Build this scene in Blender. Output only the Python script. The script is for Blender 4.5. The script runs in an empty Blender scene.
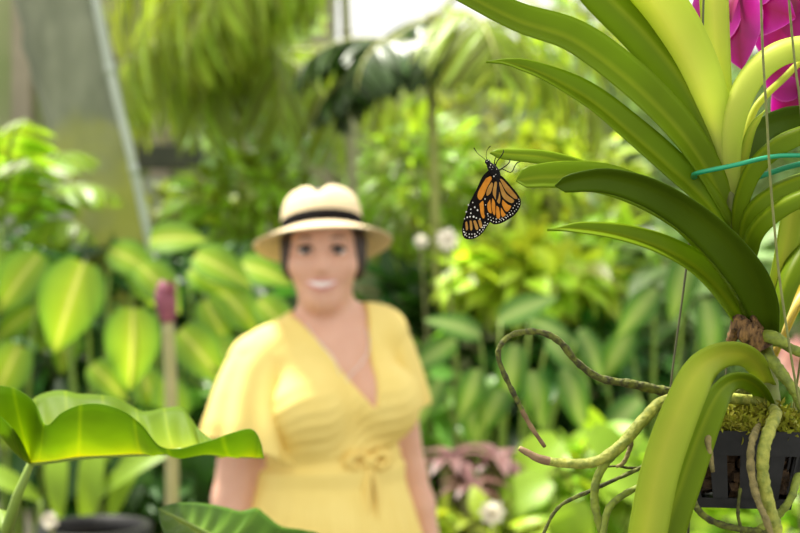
import bpy, math, random
import numpy as np
from mathutils import Vector

# ------------------------------------------------------------------ basics
C = bpy.context.scene.collection
SC = bpy.context.scene
FPX = 800 * 60 / 36.0
CAMZ = 1.50

def P(px, py, Y):
    return np.array([(px - 400) / FPX * Y, Y, CAMZ - (py - 266.5) / FPX * Y])

def S(px, Y):
    return px / FPX * Y

def world_origin(o):
    v = np.zeros(3)
    while o is not None:
        v += np.array(o.location); o = o.parent
    return v

def tag(o, label=None, cat=None, group=None, kind=None):
    if label: o['label'] = label
    if cat: o['category'] = cat
    if group: o['group'] = group
    if kind: o['kind'] = kind
    return o

def thing(name, loc, label, cat, group=None, rz=0.0):
    o = bpy.data.objects.new(name, None)
    o.empty_display_size = 0.05
    o.location = [float(a) for a in loc]
    o.rotation_euler = (0, 0, rz)
    C.objects.link(o)
    return tag(o, label, cat, group)

def link_mesh(name, verts, faces, mats, parent=None, midx=None, smooth=True, attr=None, loc=None):
    """verts in world coordinates; they are stored relative to the parent's origin"""
    v = np.asarray(verts, dtype=float)
    if parent is not None:
        v = v - world_origin(parent)
    elif loc is not None:
        v = v - np.asarray(loc, float)
    me = bpy.data.meshes.new(name)
    fl = faces.tolist() if isinstance(faces, np.ndarray) else faces
    me.from_pydata(v.tolist(), [], fl)
    if not isinstance(mats, (list, tuple)): mats = [mats]
    for m in mats: me.materials.append(m)
    if midx is not None:
        me.polygons.foreach_set('material_index', np.asarray(midx, dtype=np.int32))
    if smooth:
        me.polygons.foreach_set('use_smooth', np.ones(len(me.polygons), dtype=bool))
    if attr is not None:
        a = me.attributes.new('across', 'FLOAT', 'POINT')
        a.data.foreach_set('value', np.asarray(attr, dtype=np.float32))
    me.update()
    o = bpy.data.objects.new(name, me)
    if parent is not None: o.parent = parent
    elif loc is not None: o.location = [float(a) for a in loc]
    C.objects.link(o)
    return o

def copy_tree(o, parent=None):
    c = o.copy(); C.objects.link(c)
    if parent is not None: c.parent = parent
    for ch in list(o.children):
        copy_tree(ch, c)
    return c

class MB:
    def __init__(s): s.v = []; s.f = []; s.m = []; s.a = []
    def add(s, v, f, mi=0, attr=None):
        b = len(s.v)
        v = [list(map(float, p)) for p in v]
        s.v += v
        s.f += [tuple(int(i) + b for i in q) for q in f]
        s.m += ([mi] * len(f)) if np.isscalar(mi) else list(mi)
        s.a += list(attr) if attr is not None else [0.0] * len(v)
    def build(s, name, mats, parent=None, smooth=True, loc=None):
        return link_mesh(name, s.v, s.f, mats, parent, s.m, smooth, s.a, loc)

def nrm(v):
    v = np.asarray(v, float); n = np.linalg.norm(v)
    return v / n if n > 1e-12 else v

def catmull(pts, n):
    """resample a polyline smoothly; pts (k,d)"""
    p = np.asarray(pts, float)
    if len(p) == 2:
        t = np.linspace(0, 1, n)[:, None]
        return p[0] * (1 - t) + p[1] * t
    q = np.vstack([2 * p[0] - p[1], p, 2 * p[-1] - p[-2]])
    seg = np.linalg.norm(np.diff(p[:, :3], axis=0), axis=1)
    cum = np.concatenate([[0], np.cumsum(seg)])
    out = []
    for s in np.linspace(0, cum[-1], n):
        i = min(np.searchsorted(cum, s, side='right') - 1, len(p) - 2)
        t = (s - cum[i]) / max(seg[i], 1e-9)
        a, b, c, d = q[i], q[i + 1], q[i + 2], q[i + 3]
        out.append(0.5 * (2 * b + (c - a) * t + (2 * a - 5 * b + 4 * c - d) * t * t + (3 * b - a - 3 * c + d) * t ** 3))
    return np.array(out)

def tangents(c):
    t = np.gradient(c, axis=0)
    return t / np.maximum(np.linalg.norm(t, axis=1, keepdims=True), 1e-9)

def tube(mb, pts, radii, seg=8, n=None, mi=0, rough=0.0, rng=None, cap=True, squash=1.0):
    pts = np.asarray(pts, float)
    n = n or max(2, len(pts) * 5)
    r0 = np.asarray(radii, float) if not np.isscalar(radii) else np.full(len(pts), float(radii))
    cr = catmull(np.hstack([pts, r0[:, None]]), n)
    c = cr[:, :3]; r = np.maximum(cr[:, 3], 1e-5)
    t = tangents(c)
    u = np.cross(t[0], [0, 0, 1.0])
    if np.linalg.norm(u) < .05: u = np.cross(t[0], [1.0, 0, 0])
    ringn = [rng.uniform(-rough, rough) * 1.2 for _ in range(n)] if rng else None
    u = nrm(u); V = []; F = []
    for i in range(n):
        u = nrm(u - t[i] * np.dot(u, t[i])); w = np.cross(t[i], u)
        for k in range(seg):
            a = 2 * math.pi * k / seg
            rr = r[i] * (1 + (rng.uniform(-rough, rough) * .6 + ringn[i] if rng else 0))
            V.append(c[i] + rr * (math.cos(a) * u + squash * math.sin(a) * w))
    for i in range(n - 1):
        for k in range(seg):
            a = i * seg + k; b = i * seg + (k + 1) % seg
            F.append((a, b, b + seg, a + seg))
    if cap:
        F.append(tuple(range(seg - 1, -1, -1)))
        F.append(tuple((n - 1) * seg + k for k in range(seg)))
    mb.add(V, F, mi)

def box(mb, lo, hi, mi=0, bev=0.0):
    x0, y0, z0 = lo; x1, y1, z1 = hi
    v = [(x0,y0,z0),(x1,y0,z0),(x1,y1,z0),(x0,y1,z0),(x0,y0,z1),(x1,y0,z1),(x1,y1,z1),(x0,y1,z1)]
    f = [(0,3,2,1),(4,5,6,7),(0,1,5,4),(1,2,6,5),(2,3,7,6),(3,0,4,7)]
    mb.add(v, f, mi)

def ellipsoid(mb, c, r, nu=16, nv=10, mi=0):
    V = []; F = []
    for j in range(nv + 1):
        th = math.pi * j / nv
        for i in range(nu):
            ph = 2 * math.pi * i / nu
            V.append((c[0] + r[0] * math.sin(th) * math.cos(ph), c[1] + r[1] * math.sin(th) * math.sin(ph), c[2] + r[2] * math.cos(th)))
    for j in range(nv):
        for i in range(nu):
            a = j * nu + i; b = j * nu + (i + 1) % nu
            F.append((a, a + nu, b + nu, b))
    mb.add(V, F, mi)

# ------------------------------------------------------------------ materials
def new_mat(name):
    m = bpy.data.materials.new(name); m.use_nodes = True
    nt = m.node_tree; nt.nodes.clear()
    out = nt.nodes.new('ShaderNodeOutputMaterial')
    return m, nt, out

def L(nt, a, b): nt.links.new(a, b)

def plain(name, col, rough=0.6, col2=None, scale=20.0, bump=0.0, spec=0.5, metallic=0.0, stretch=None, sss=0.0):
    m, nt, out = new_mat(name)
    b = nt.nodes.new('ShaderNodeBsdfPrincipled')
    b.inputs['Roughness'].default_value = rough
    b.inputs['Metallic'].default_value = metallic
    b.inputs['Specular IOR Level'].default_value = spec
    if sss:
        b.inputs['Subsurface Weight'].default_value = sss
        b.inputs['Subsurface Radius'].default_value = (0.02, 0.008, 0.004)
        b.inputs['Subsurface Scale'].default_value = 0.5
    tc = nt.nodes.new('ShaderNodeTexCoord')
    mp = nt.nodes.new('ShaderNodeMapping')
    if stretch: mp.inputs['Scale'].default_value = stretch
    nz = nt.nodes.new('ShaderNodeTexNoise'); nz.inputs['Scale'].default_value = scale; nz.inputs['Detail'].default_value = 4
    L(nt, tc.outputs['Object'], mp.inputs['Vector']); L(nt, mp.outputs['Vector'], nz.inputs['Vector'])
    mx = nt.nodes.new('ShaderNodeMix'); mx.data_type = 'RGBA'
    c2 = col2 or tuple(c * 0.82 for c in col)
    mx.inputs[6].default_value = (*col, 1); mx.inputs[7].default_value = (*c2, 1)
    rp = nt.nodes.new('ShaderNodeValToRGB'); rp.color_ramp.elements[0].position = .35; rp.color_ramp.elements[1].position = .65
    L(nt, nz.outputs['Fac'], rp.inputs['Fac'])
    L(nt, rp.outputs['Color'], mx.inputs[0]); L(nt, mx.outputs[2], b.inputs['Base Color'])
    if bump:
        bp = nt.nodes.new('ShaderNodeBump'); bp.inputs['Strength'].default_value = bump; bp.inputs['Distance'].default_value = 0.004
        L(nt, nz.outputs['Fac'], bp.inputs['Height']); L(nt, bp.outputs['Normal'], b.inputs['Normal'])
    L(nt, b.outputs[0], out.inputs[0])
    return m

def leafmat(name, cols, trans=0.4, rough=0.4, spec=0.4, noise=6.0, veins=0.0, tcol=None, bump=0.0, var=.3):
    """cols: list of (position, rgb) over 'across' (0 midrib .. 1 edge) or one rgb; per-leaf variation by island"""
    m, nt, out = new_mat(name)
    if not isinstance(cols[0], (tuple, list)): cols = [(0.0, cols)]
    at = nt.nodes.new('ShaderNodeAttribute'); at.attribute_name = 'across'
    rp = nt.nodes.new('ShaderNodeValToRGB')
    el = rp.color_ramp.elements
    while len(el) > 1: el.remove(el[-1])
    el[0].position = cols[0][0]; el[0].color = (*cols[0][1], 1)
    for p, c in cols[1:]:
        e = el.new(p); e.color = (*c, 1)
    L(nt, at.outputs['Fac'], rp.inputs['Fac'])
    geo = nt.nodes.new('ShaderNodeNewGeometry')
    tc = nt.nodes.new('ShaderNodeTexCoord')
    nz = nt.nodes.new('ShaderNodeTexNoise'); nz.inputs['Scale'].default_value = noise; nz.inputs['Detail'].default_value = 3
    L(nt, tc.outputs['Object'], nz.inputs['Vector'])
    # brightness / hue variation per leaf and along the surface
    hsv = nt.nodes.new('ShaderNodeHueSaturation')
    mr = nt.nodes.new('ShaderNodeMapRange'); mr.inputs['To Min'].default_value = 1 - var; mr.inputs['To Max'].default_value = 1 + var
    L(nt, geo.outputs['Random Per Island'], mr.inputs['Value'])
    mr2 = nt.nodes.new('ShaderNodeMapRange'); mr2.inputs['From Min'].default_value = .3; mr2.inputs['From Max'].default_value = .7
    mr2.inputs['To Min'].default_value = 0.85; mr2.inputs['To Max'].default_value = 1.15
    L(nt, nz.outputs['Fac'], mr2.inputs['Value'])
    mu = nt.nodes.new('ShaderNodeMath'); mu.operation = 'MULTIPLY'
    L(nt, mr.outputs[0], mu.inputs[0]); L(nt, mr2.outputs[0], mu.inputs[1])
    mh = nt.nodes.new('ShaderNodeMapRange'); mh.inputs['To Min'].default_value = 0.485; mh.inputs['To Max'].default_value = 0.52
    L(nt, geo.outputs['Random Per Island'], mh.inputs['Value'])
    L(nt, mh.outputs[0], hsv.inputs['Hue']); L(nt, mu.outputs[0], hsv.inputs['Value'])
    L(nt, rp.outputs['Color'], hsv.inputs['Color'])
    col = hsv.outputs['Color']
    b = nt.nodes.new('ShaderNodeBsdfPrincipled')
    b.inputs['Roughness'].default_value = rough; b.inputs['Specular IOR Level'].default_value = spec
    L(nt, col, b.inputs['Base Color'])
    if bump:
        wv = nt.nodes.new('ShaderNodeMath'); wv.operation = 'MULTIPLY'; wv.inputs[1].default_value = 60.0
        L(nt, at.outputs['Fac'], wv.inputs[0])
        sn = nt.nodes.new('ShaderNodeMath'); sn.operation = 'SINE'; L(nt, wv.outputs[0], sn.inputs[0])
        bp = nt.nodes.new('ShaderNodeBump'); bp.inputs['Strength'].default_value = bump; bp.inputs['Distance'].default_value = 0.0004
        L(nt, sn.outputs[0], bp.inputs['Height']); L(nt, bp.outputs['Normal'], b.inputs['Normal'])
    tr = nt.nodes.new('ShaderNodeBsdfTranslucent')
    if tcol:
        tm = nt.nodes.new('ShaderNodeMix'); tm.data_type = 'RGBA'; tm.blend_type = 'MULTIPLY'; tm.inputs[0].default_value = 1
        tm.inputs[7].default_value = (*tcol, 1); L(nt, col, tm.inputs[6]); L(nt, tm.outputs[2], tr.inputs['Color'])
    else:
        L(nt, col, tr.inputs['Color'])
    mx = nt.nodes.new('ShaderNodeMixShader'); mx.inputs[0].default_value = trans
    L(nt, b.outputs[0], mx.inputs[1]); L(nt, tr.outputs[0], mx.inputs[2]); L(nt, mx.outputs[0], out.inputs[0])
    return m

TC = (1.25, 1.15, 0.6)
M = {}
M['orchid_leaf'] = leafmat('orchid_leaf', [(0, (.24,.31,.010)), (.25, (.165,.245,.006)), (1, (.180,.270,.008))], trans=.38, rough=.42, spec=.13, noise=14, tcol=(1.45,1.35,.4), bump=.06)
M['orchid_leaf_young'] = leafmat('orchid_leaf_young', [(0, (.48,.52,.06)), (1, (.34,.44,.035))], trans=.42, rough=.42, spec=.15, noise=10, tcol=(1.25,1.15,.6), bump=.06)
M['orchid_leaf_pale'] = leafmat('orchid_leaf_pale', [(0, (.66,.70,.15)), (1, (.52,.62,.09))], trans=.5, rough=.45, spec=.15, noise=10, tcol=(1.15,1.1,.8), bump=.05)
M['orchid_leaf_dark'] = leafmat('orchid_leaf_dark', [(0, (.070,.115,.003)), (1, (.065,.115,.003))], trans=.2, rough=.45, spec=.12, noise=14, tcol=(1.4,1.2,.5), bump=.06)
M['root_green'] = plain('root_green', (.25,.31,.03), .65, (.13,.17,.02), 170, .6)
M['root_pale'] = plain('root_pale', (.38,.39,.06), .65, (.17,.21,.02), 190, .6)
M['root_dark'] = plain('root_dark', (.13,.15,.015), .8, (.035,.035,.008), 230, .7)
M['root_tan'] = plain('root_tan', (.27,.22,.075), .8, (.14,.12,.04), 230, .7)
M['root_tip'] = plain('root_tip', (.26,.17,.08), .75, (.15,.09,.04), 90, .4)
M['sheath'] = plain('sheath', (.30,.165,.055), .85, (.045,.022,.010), 330, 1.0, stretch=(1,1,.35))
M['stem'] = plain('stem', (.19,.24,.04), .6, (.12,.12,.03), 60, .4)
M['magenta'] = leafmat('magenta', [(0, (.30,.002,.10)), (.7, (.44,.003,.28)), (.92, (.50,.012,.38)), (1, (.66,.10,.54))], trans=.3, rough=.45, noise=40, tcol=(1.2,.8,1))
M['magenta_lip'] = leafmat('magenta_lip', [(0, (.20,.002,.05)), (1, (.35,.004,.16))], trans=.2, rough=.4, noise=40)
M['column_pink'] = plain('column_pink', (.62,.10,.36), .5)
M['basket'] = plain('basket', (.012,.0125,.0135), .5, (.018,.018,.019), 120, .1, spec=.3)
M['bark_mix'] = plain('bark_mix', (.10,.055,.022), .9, (.03,.018,.01), 160, 1.0)
M['moss'] = leafmat('moss', (.26,.26,.02), trans=.3, rough=.8, spec=.2, noise=40)
M['wire'] = plain('wire', (.13,.13,.06), .5, (.09,.09,.05), 80, metallic=.4)
M['wire_string'] = plain('wire_string', (.20,.22,.05), .6, (.14,.15,.035), 200)
M['green_tie'] = plain('green_tie', (.012,.36,.17), .35, (.01,.28,.13), 40, spec=.5)
M['wing_black'] = plain('wing_black', (.004,.003,.0025), .7, (.007,.004,.003), 300, spec=.08)
M['wing_orange'] = plain('wing_orange', (.60,.23,.022), .7, (.50,.18,.018), 300, spec=.1)
M['wing_tan'] = plain('wing_tan', (.42,.23,.055), .7, (.36,.17,.035), 260, spec=.1)
M['wing_white'] = plain('wing_white', (.82,.78,.72), .6)
M['fly_body'] = plain('fly_body', (.005,.004,.004), .7, (.01,.009,.009), 500, .6, spec=.15)
M['skin'] = plain('skin', (.72,.42,.30), .5, (.68,.38,.265), 30, sss=.15)
M['lip'] = plain('lip', (.68,.29,.25), .4)
M['teeth'] = plain('teeth', (.90,.87,.82), .3)
M['eye_white'] = plain('eye_white', (.75,.72,.70), .25)
M['iris'] = plain('iris', (.035,.02,.012), .2)
M['hair'] = plain('hair', (.030,.016,.010), .5, (.05,.026,.016), 60, .4, stretch=(6,6,1))
M['dress'] = plain('dress', (.88,.70,.225), .8, (.85,.66,.195), 16, .15)
M['dress_dark'] = plain('dress_belt', (.88,.67,.20), .8, (.83,.61,.17), 20, .2)
M['straw'] = plain('straw', (.80,.66,.42), .8, (.72,.57,.34), 220, .5)
M['hat_band'] = plain('hat_band', (.008,.007,.007), .8, spec=.1)
M['sandal'] = plain('sandal', (.32,.18,.09), .6)
M['pendant'] = plain('pendant', (.85,.83,.80), .25)
M['ear_leaf'] = leafmat('ear_leaf', [(0, (.40,.42,.02)), (.14, (.30,.39,.014)), (.5, (.21,.32,.012)), (1, (.14,.25,.011))], trans=.52, rough=.55, spec=.15, noise=16, tcol=(1.9,1.6,.5))
M['ear_dark'] = leafmat('ear_dark', [(0, (.34,.42,.05)), (.14, (.15,.26,.025)), (1, (.085,.185,.016))], trans=.4, rough=.45, spec=.25, noise=16, tcol=(1.6,1.4,.6))
M['petiole'] = plain('petiole', (.24,.34,.045), .5, (.18,.28,.04), 30)
# background foliage
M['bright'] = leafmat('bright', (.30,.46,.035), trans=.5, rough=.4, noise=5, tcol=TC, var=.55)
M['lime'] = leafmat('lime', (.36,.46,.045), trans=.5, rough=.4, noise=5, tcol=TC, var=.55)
M['lime_sunlit'] = leafmat('lime_sunlit', (.46,.60,.05), trans=.5, rough=.4, noise=5, tcol=TC, var=.5)  # lime leaves brightened in colour to look sunlit under the shading palms
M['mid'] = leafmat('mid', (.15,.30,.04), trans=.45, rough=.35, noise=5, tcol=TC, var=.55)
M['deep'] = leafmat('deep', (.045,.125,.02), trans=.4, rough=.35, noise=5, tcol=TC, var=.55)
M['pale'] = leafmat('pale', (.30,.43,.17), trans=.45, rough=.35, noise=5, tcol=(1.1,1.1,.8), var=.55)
M['olive'] = leafmat('olive', (.30,.36,.06), trans=.5, rough=.45, noise=5, tcol=TC, var=.55)
M['frond'] = leafmat('frond', (.33,.44,.055), trans=.5, rough=.4, noise=4, tcol=TC, var=.55)
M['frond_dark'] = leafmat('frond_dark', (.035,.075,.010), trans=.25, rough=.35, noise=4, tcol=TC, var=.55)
M['varieg'] = leafmat('varieg', [(0, (.78,.80,.22)), (.10, (.52,.62,.05)), (.28, (.37,.53,.03)), (.75, (.25,.43,.035)), (1, (.14,.31,.035))], trans=.45, rough=.4, noise=6, tcol=(1.1,1.05,.7))
M['calathea'] = leafmat('calathea', [(0, (.32,.42,.14)), (.30, (.24,.36,.08)), (.6, (.10,.22,.03)), (1, (.07,.18,.02))], trans=.4, rough=.35, noise=6, tcol=TC)
M['brom'] = leafmat('brom', [(0, (.16,.06,.06)), (.6, (.23,.11,.11)), (1, (.28,.17,.15))], trans=.35, rough=.45, noise=10)
M['brom_dark'] = leafmat('brom_dark', [(0, (.12,.035,.04)), (1, (.22,.12,.09))], trans=.3, rough=.45, noise=10)
M['white_petal'] = leafmat('white_petal', (.85,.80,.70), trans=.4, rough=.5, noise=10)
M['pink_petal'] = leafmat('pink_petal', (.85,.50,.42), trans=.4, rough=.5, noise=10)
M['twig'] = plain('twig', (.20,.22,.07), .7, (.14,.13,.05), 30)
M['bamboo'] = plain('bamboo', (.40,.42,.10), .5, (.30,.33,.08), 12)
M['pale_stem'] = plain('pale_stem', (.46,.44,.27), .6, (.38,.38,.2), 14)
M['bark'] = plain('bark', (.20,.21,.15), .85, (.13,.14,.095), 7, .8, stretch=(1,1,.3))
M['bark_moss'] = plain('bark_moss', (.36,.36,.10), .85, (.24,.26,.09), 9, .6)
M['rim_light_pale'] = plain('rim_light_pale', (.50,.56,.48), .45, (.42,.48,.40), 6)  # pale tone standing in for rim light on the trunk
M['ginger'] = plain('ginger', (.30,.09,.14), .6, (.20,.05,.09), 40, .3)
M['ginger_stalk'] = plain('ginger_stalk', (.42,.40,.20), .6, (.36,.36,.16), 12)
M['soil'] = plain('soil', (.055,.042,.025), .95, (.03,.035,.015), 5, .8)
M['wall_net'] = plain('wall_net', (.40,.42,.22), .8, (.26,.33,.12), 1.0)
M['wall_low'] = plain('wall_low', (.42,.44,.36), .85, (.33,.36,.27), 3, .4)
M['post'] = plain('post', (.36,.31,.22), .8, (.28,.25,.17), 3)
M['beam'] = plain('beam', (.030,.035,.022), .8, (.05,.055,.03), 4)
M['pot'] = plain('pot', (.008,.008,.009), .5, (.012,.012,.012), 20, spec=.2)
M['white_tag'] = plain('white_tag', (.85,.85,.83), .4)

# ------------------------------------------------------------------ foliage builders
def leaf_template(Ln, W, n=4, fold=.12, droop=.25, kind='ovate', tip=0.0):
    """grid of (n+1) x 5, y along, x across, z up"""
    V = []; A = []; F = []
    for i in range(n + 1):
        t = i / n
        if kind == 'ovate': w = math.sin(math.pi * min(1, t * .93 + .07) ** .75) ** .8
        elif kind == 'strap': w = min(1, t * 4 + .35) * max(0.03, 1 - t ** 4)
        elif kind == 'lance': w = math.sin(math.pi * (t * .94 + .04)) ** .7
        elif kind == 'heart': w = (math.sin(math.pi * (1 - t) ** .62 * .80 + .0) ** .8 if t < 1 else 0.0) if t > 0 else .55
        w = max(w, .02) * W / 2
        y = Ln * t; z = -droop * Ln * t * t
        y -= droop * droop * .5 * Ln * t * t
        for s in (-1, -.5, 0, .5, 1):
            V.append((s * w, y - (.10 * Ln * abs(s) if kind == 'heart' and i == 0 else 0), z + fold * W * abs(s) * (w / (W / 2 + 1e-9)) * (1.2 - .5 * abs(s))))
            A.append(abs(s))
    for i in range(n):
        for k in range(4):
            a = i * 5 + k
            F.append((a, a + 1, a + 6, a + 5))
    return np.array(V), np.array(F), np.array(A)

def instance(tmpl, pos, d, up, scale):
    """many copies of a template; d = along, up = normal hint. arrays (N,3)"""
    V, F, A = tmpl
    d = d / np.linalg.norm(d, axis=1, keepdims=True)
    x = np.cross(d, up); x /= np.maximum(np.linalg.norm(x, axis=1, keepdims=True), 1e-6)
    z = np.cross(x, d)
    vv = (pos[:, None, :] + scale[:, None, None] * (V[None, :, 0:1] * x[:, None, :] + V[None, :, 1:2] * d[:, None, :] + V[None, :, 2:3] * z[:, None, :]))
    N = len(pos); k = len(V)
    ff = (F[None] + (np.arange(N) * k)[:, None, None]).reshape(-1, F.shape[1])
    return vv.reshape(-1, 3), ff, np.tile(A, N)

def cloud_mesh(seed, N, tmpl, droop=.35, shell=.45):
    """leaves filling a unit ball, pointing outwards and down"""
    r = np.random.default_rng(seed)
    u = r.normal(size=(N, 3)); u /= np.linalg.norm(u, axis=1, keepdims=True)
    rad = shell + (1 - shell) * r.random(N) ** .6
    # clumps
    nc = 26
    cl = r.normal(size=(nc, 3)); cl /= np.linalg.norm(cl, axis=1, keepdims=True)
    c = cl[r.integers(0, nc, N)]
    u = u * .6 + c * .75; u /= np.linalg.norm(u, axis=1, keepdims=True)
    pos = u * rad[:, None]
    return pos, u, r

def shrub(name, label, px, py, Y, rx, rz, mat, leaf=(.14, .055), N=500, seed=0, kind='ovate', droop=.3, group=None, ry=None, cat='shrub'):
    c = P(px, py, Y); RX = S(rx, Y); RZ = S(rz, Y); RY = ry or min(RX, .6)
    root = thing(name, (c[0], c[1], 0), label, cat, group)
    tm = leaf_template(leaf[0], leaf[1], 4, .12, droop, kind)
    pos, u, r = cloud_mesh(seed, N, tm)
    pos = pos * np.array([RX, RY, RZ]) + c
    d = u * .8 + r.normal(size=u.shape) * .45 + np.array([0, -.15, -.25])
    up = np.array([0, -.25, 1.0]) + r.normal(size=u.shape) * .35
    sc = r.uniform(.7, 1.25, N)
    keep = pos[:, 2] > .12
    v, f, a = instance(tm, pos[keep], d[keep], up[keep], sc[keep])
    link_mesh('foliage', v, f, mat, root, attr=a)
    mb = MB()
    for k in range(7):
        e = c + np.array([r.uniform(-.7, .7) * RX, r.uniform(-.6, .6) * RY, r.uniform(-.2, .7) * RZ])
        b = np.array([c[0] + r.uniform(-.08, .08), c[1] + r.uniform(-.08, .08), 0])
        m = (b + e) / 2 + np.array([r.uniform(-.06, .06), 0, .1])
        tube(mb, [b, m, e], [.016, .012, .004], 6, 10)
    mb.build('stem', M['twig'], root)
    return root

def leaf_plant(name, label, base, targets, tmpl, mat, seed=0, group=None, cat='plant', stemr=.008, petmat=None):
    """clump of big leaves: targets = (tip-joint position, leaf direction, normal, scale); each leaf a part with petiole sub-part"""
    root = thing(name, base, label, cat, group)
    r = np.random.default_rng(seed)
    for (p, d, up, s) in targets:
        p = np.asarray(p, float)
        v, f, a = instance(tmpl, p[None], nrm(d)[None], nrm(up)[None], np.array([s]))
        lf = link_mesh('leaf', v, f, mat, root, attr=a)
        mb = MB(); b = np.array(base) + np.array([r.uniform(-.05, .05), r.uniform(-.05, .05), 0])
        m = b * .45 + p * .55 + np.array([0, 0, .12 * np.linalg.norm(p - b)])
        tube(mb, [b, m, p], [stemr * 1.3, stemr, stemr * .55], 6, 12)
        mb.build('petiole', petmat or M['petiole'], lf)
    return root

def frond_mesh(mbl, mbr, base, az, el, Ln, droop, leaflet=.35, n=26, seed=0, lw=.028, hang=.5, twist=0):
    """pinnate palm frond: rachis to mbr, leaflets to mbl"""
    r = np.random.default_rng(seed)
    pts = [np.array(base, float)]; e = el; k = 14
    for i in range(k):
        dirv = np.array([math.cos(e) * math.cos(az), math.cos(e) * math.sin(az), math.sin(e)])
        pts.append(pts[-1] + dirv * Ln / k); e -= droop / k * (0.5 + i / k)
    c = catmull(pts, 40); t = tangents(c)
    tube(mbr, pts, np.linspace(.012, .003, len(pts)), 6, 24)
    tm = leaf_template(1.0, lw / leaflet, 5, .15, .25, 'lance')
    pos = []; dd = []; up = []; sc = []
    for i in range(n):
        q = .10 + .9 * i / (n - 1); j = min(int(q * 39), 39)
        side = nrm(np.cross(t[j], [0, 0, 1]) + 1e-6)
        nn = nrm(np.cross(side, t[j]))
        lnq = leaflet * (math.sin(math.pi * min(.98, q * .85 + .12)) ** .6)
        for sg in (-1, 1):
            dv = side * sg * r.uniform(.75, 1.0) + t[j] * r.uniform(.45, .7) + np.array([0, 0, -hang * r.uniform(.7, 1.3)])
            pos.append(c[j]); dd.append(nrm(dv)); up.append(nn + r.normal(size=3) * .15); sc.append(lnq * r.uniform(.85, 1.1))
    v, f, a = instance(tm, np.array(pos), np.array(dd), np.array(up), np.array(sc))
    mbl.add(v, f.tolist(), 0, a)

def palm(name, label, base, height, lean, fronds, mat, stemmat, r0=.03, group=None, cat='palm', rach=None, kw=None):
    base = np.array(base, float)
    root = thing(name, base, label, cat, group)
    top = base + np.array([lean[0], lean[1], height])
    mb = MB()
    pts = [base * (1 - t) + top * t + np.array([.03 * math.sin(3 * t), 0, 0]) for t in np.linspace(0, 1, 12)]
    tube(mb, pts, np.linspace(r0, r0 * .75, 12), 12, 60)
    for t in np.linspace(.08, .97, 14):      # growth rings on the stem
        p = base * (1 - t) + top * t + np.array([.03 * math.sin(3 * t), 0, 0])
        tube(mb, [p - [0, 0, .006], p + [0, 0, .006]], [r0 * 1.08, r0 * 1.02], 12, 3)
    mb.build('stem', stemmat, root)
    for i, fr in enumerate(fronds):
        a = MB(); b = MB()
        az, el, Ln, dr = fr[:4]
        frond_mesh(a, b, top + np.array([0, 0, .02 * i]), math.radians(az), math.radians(el), Ln, dr, seed=i * 7 + 3, **(kw or {}))
        o = a.build('frond', mat, root)
        b.build('rachis', rach or M['bamboo'], o)
    return root

# ------------------------------------------------------------------ setting
def structure(o): o['kind'] = 'structure'; return o
mb = MB(); box(mb, (-9, -1.5, -.1), (9, 16, 0)); structure(mb.build('ground', M['soil'], smooth=False))
mb = MB(); box(mb, (-7, 10.4, 0), (-.5, 10.5, 4.3)); box(mb, (-.5, 10.4, 0), (7, 10.5, 3.18)); structure(mb.build('wall_back', M['wall_net'], smooth=False))
mb = MB()
for px in (22, 108, 160, 240, 322):
    x = P(px, 0, 10.2)[0]; box(mb, (x - .07, 10.16, 0), (x + .07, 10.30, 4.3))
structure(mb.build('trim_posts', M['post'], smooth=False))
mb = MB(); z0 = P(0, 168, 9.6)[2]; z1 = P(0, 146, 9.6)[2]
box(mb, (-6, 9.5, z0), (P(226, 0, 9.6)[0], 9.7, z1)); 
for xx in (-5.5, -3.2, -1.35): box(mb, (xx - .06, 9.52, 0), (xx + .06, 9.68, z0 + .02))
structure(mb.build('trim_rail', M['beam'], smooth=False))
mb = MB(); z1 = P(0, 176, 9.0)[2]
pts = [(-6, 9.2, z1 / 2 - .03), (-3, 9.15, z1 / 2 - .03), (-1.6, 9.0, z1 / 2 - .03), (-.9, 9.3, z1 / 2 - .03), (-.3, 9.9, z1 / 2 - .03)]
c = catmull(pts, 40); V = []; F = []
for i, p in enumerate(c):
    for dy in (-.12, .12):
        V += [(p[0], p[1] + dy, 0), (p[0], p[1] + dy, z1 - .03 * i / 40)]
for i in range(39):
    a = i * 4; F += [(a, a + 4, a + 5, a + 1), (a + 2, a + 3, a + 7, a + 6), (a + 1, a + 5, a + 7, a + 3)]
mb.add(V, F); structure(mb.build('wall_low', M['wall_low'], smooth=False))

# ------------------------------------------------------------------ leaning trunk, with an added strip for its rim light
def bark_mossy():
    m = plain('bark_mossy', (.27,.29,.20), .85, (.15,.17,.11), 9, .6, stretch=(1,1,.3))
    nt = m.node_tree; b = [n for n in nt.nodes if n.type == 'BSDF_PRINCIPLED'][0]
    src = b.inputs['Base Color'].links[0].from_socket
    tc = nt.nodes.new('ShaderNodeTexCoord'); sp = nt.nodes.new('ShaderNodeSeparateXYZ'); L(nt, tc.outputs['Object'], sp.inputs[0])
    nz = nt.nodes.new('ShaderNodeTexNoise'); nz.inputs['Scale'].default_value = 3.5; L(nt, tc.outputs['Object'], nz.inputs['Vector'])
    ad = nt.nodes.new('ShaderNodeMath'); ad.operation = 'MULTIPLY_ADD'; ad.inputs[1].default_value = 1.1; L(nt, nz.outputs['Fac'], ad.inputs[0]); L(nt, sp.outputs['Z'], ad.inputs[2])
    mr = nt.nodes.new('ShaderNodeMapRange'); mr.inputs['From Min'].default_value = 2.75; mr.inputs['From Max'].default_value = 2.35; L(nt, ad.outputs[0], mr.inputs['Value'])
    mx = nt.nodes.new('ShaderNodeMix'); mx.data_type = 'RGBA'; L(nt, mr.outputs[0], mx.inputs[0]); L(nt, src, mx.inputs[6]); mx.inputs[7].default_value = (.36,.38,.07,1)
    L(nt, mx.outputs[2], b.inputs['Base Color']); return m
barkm = bark_mossy()
Y = 5.6
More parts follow.
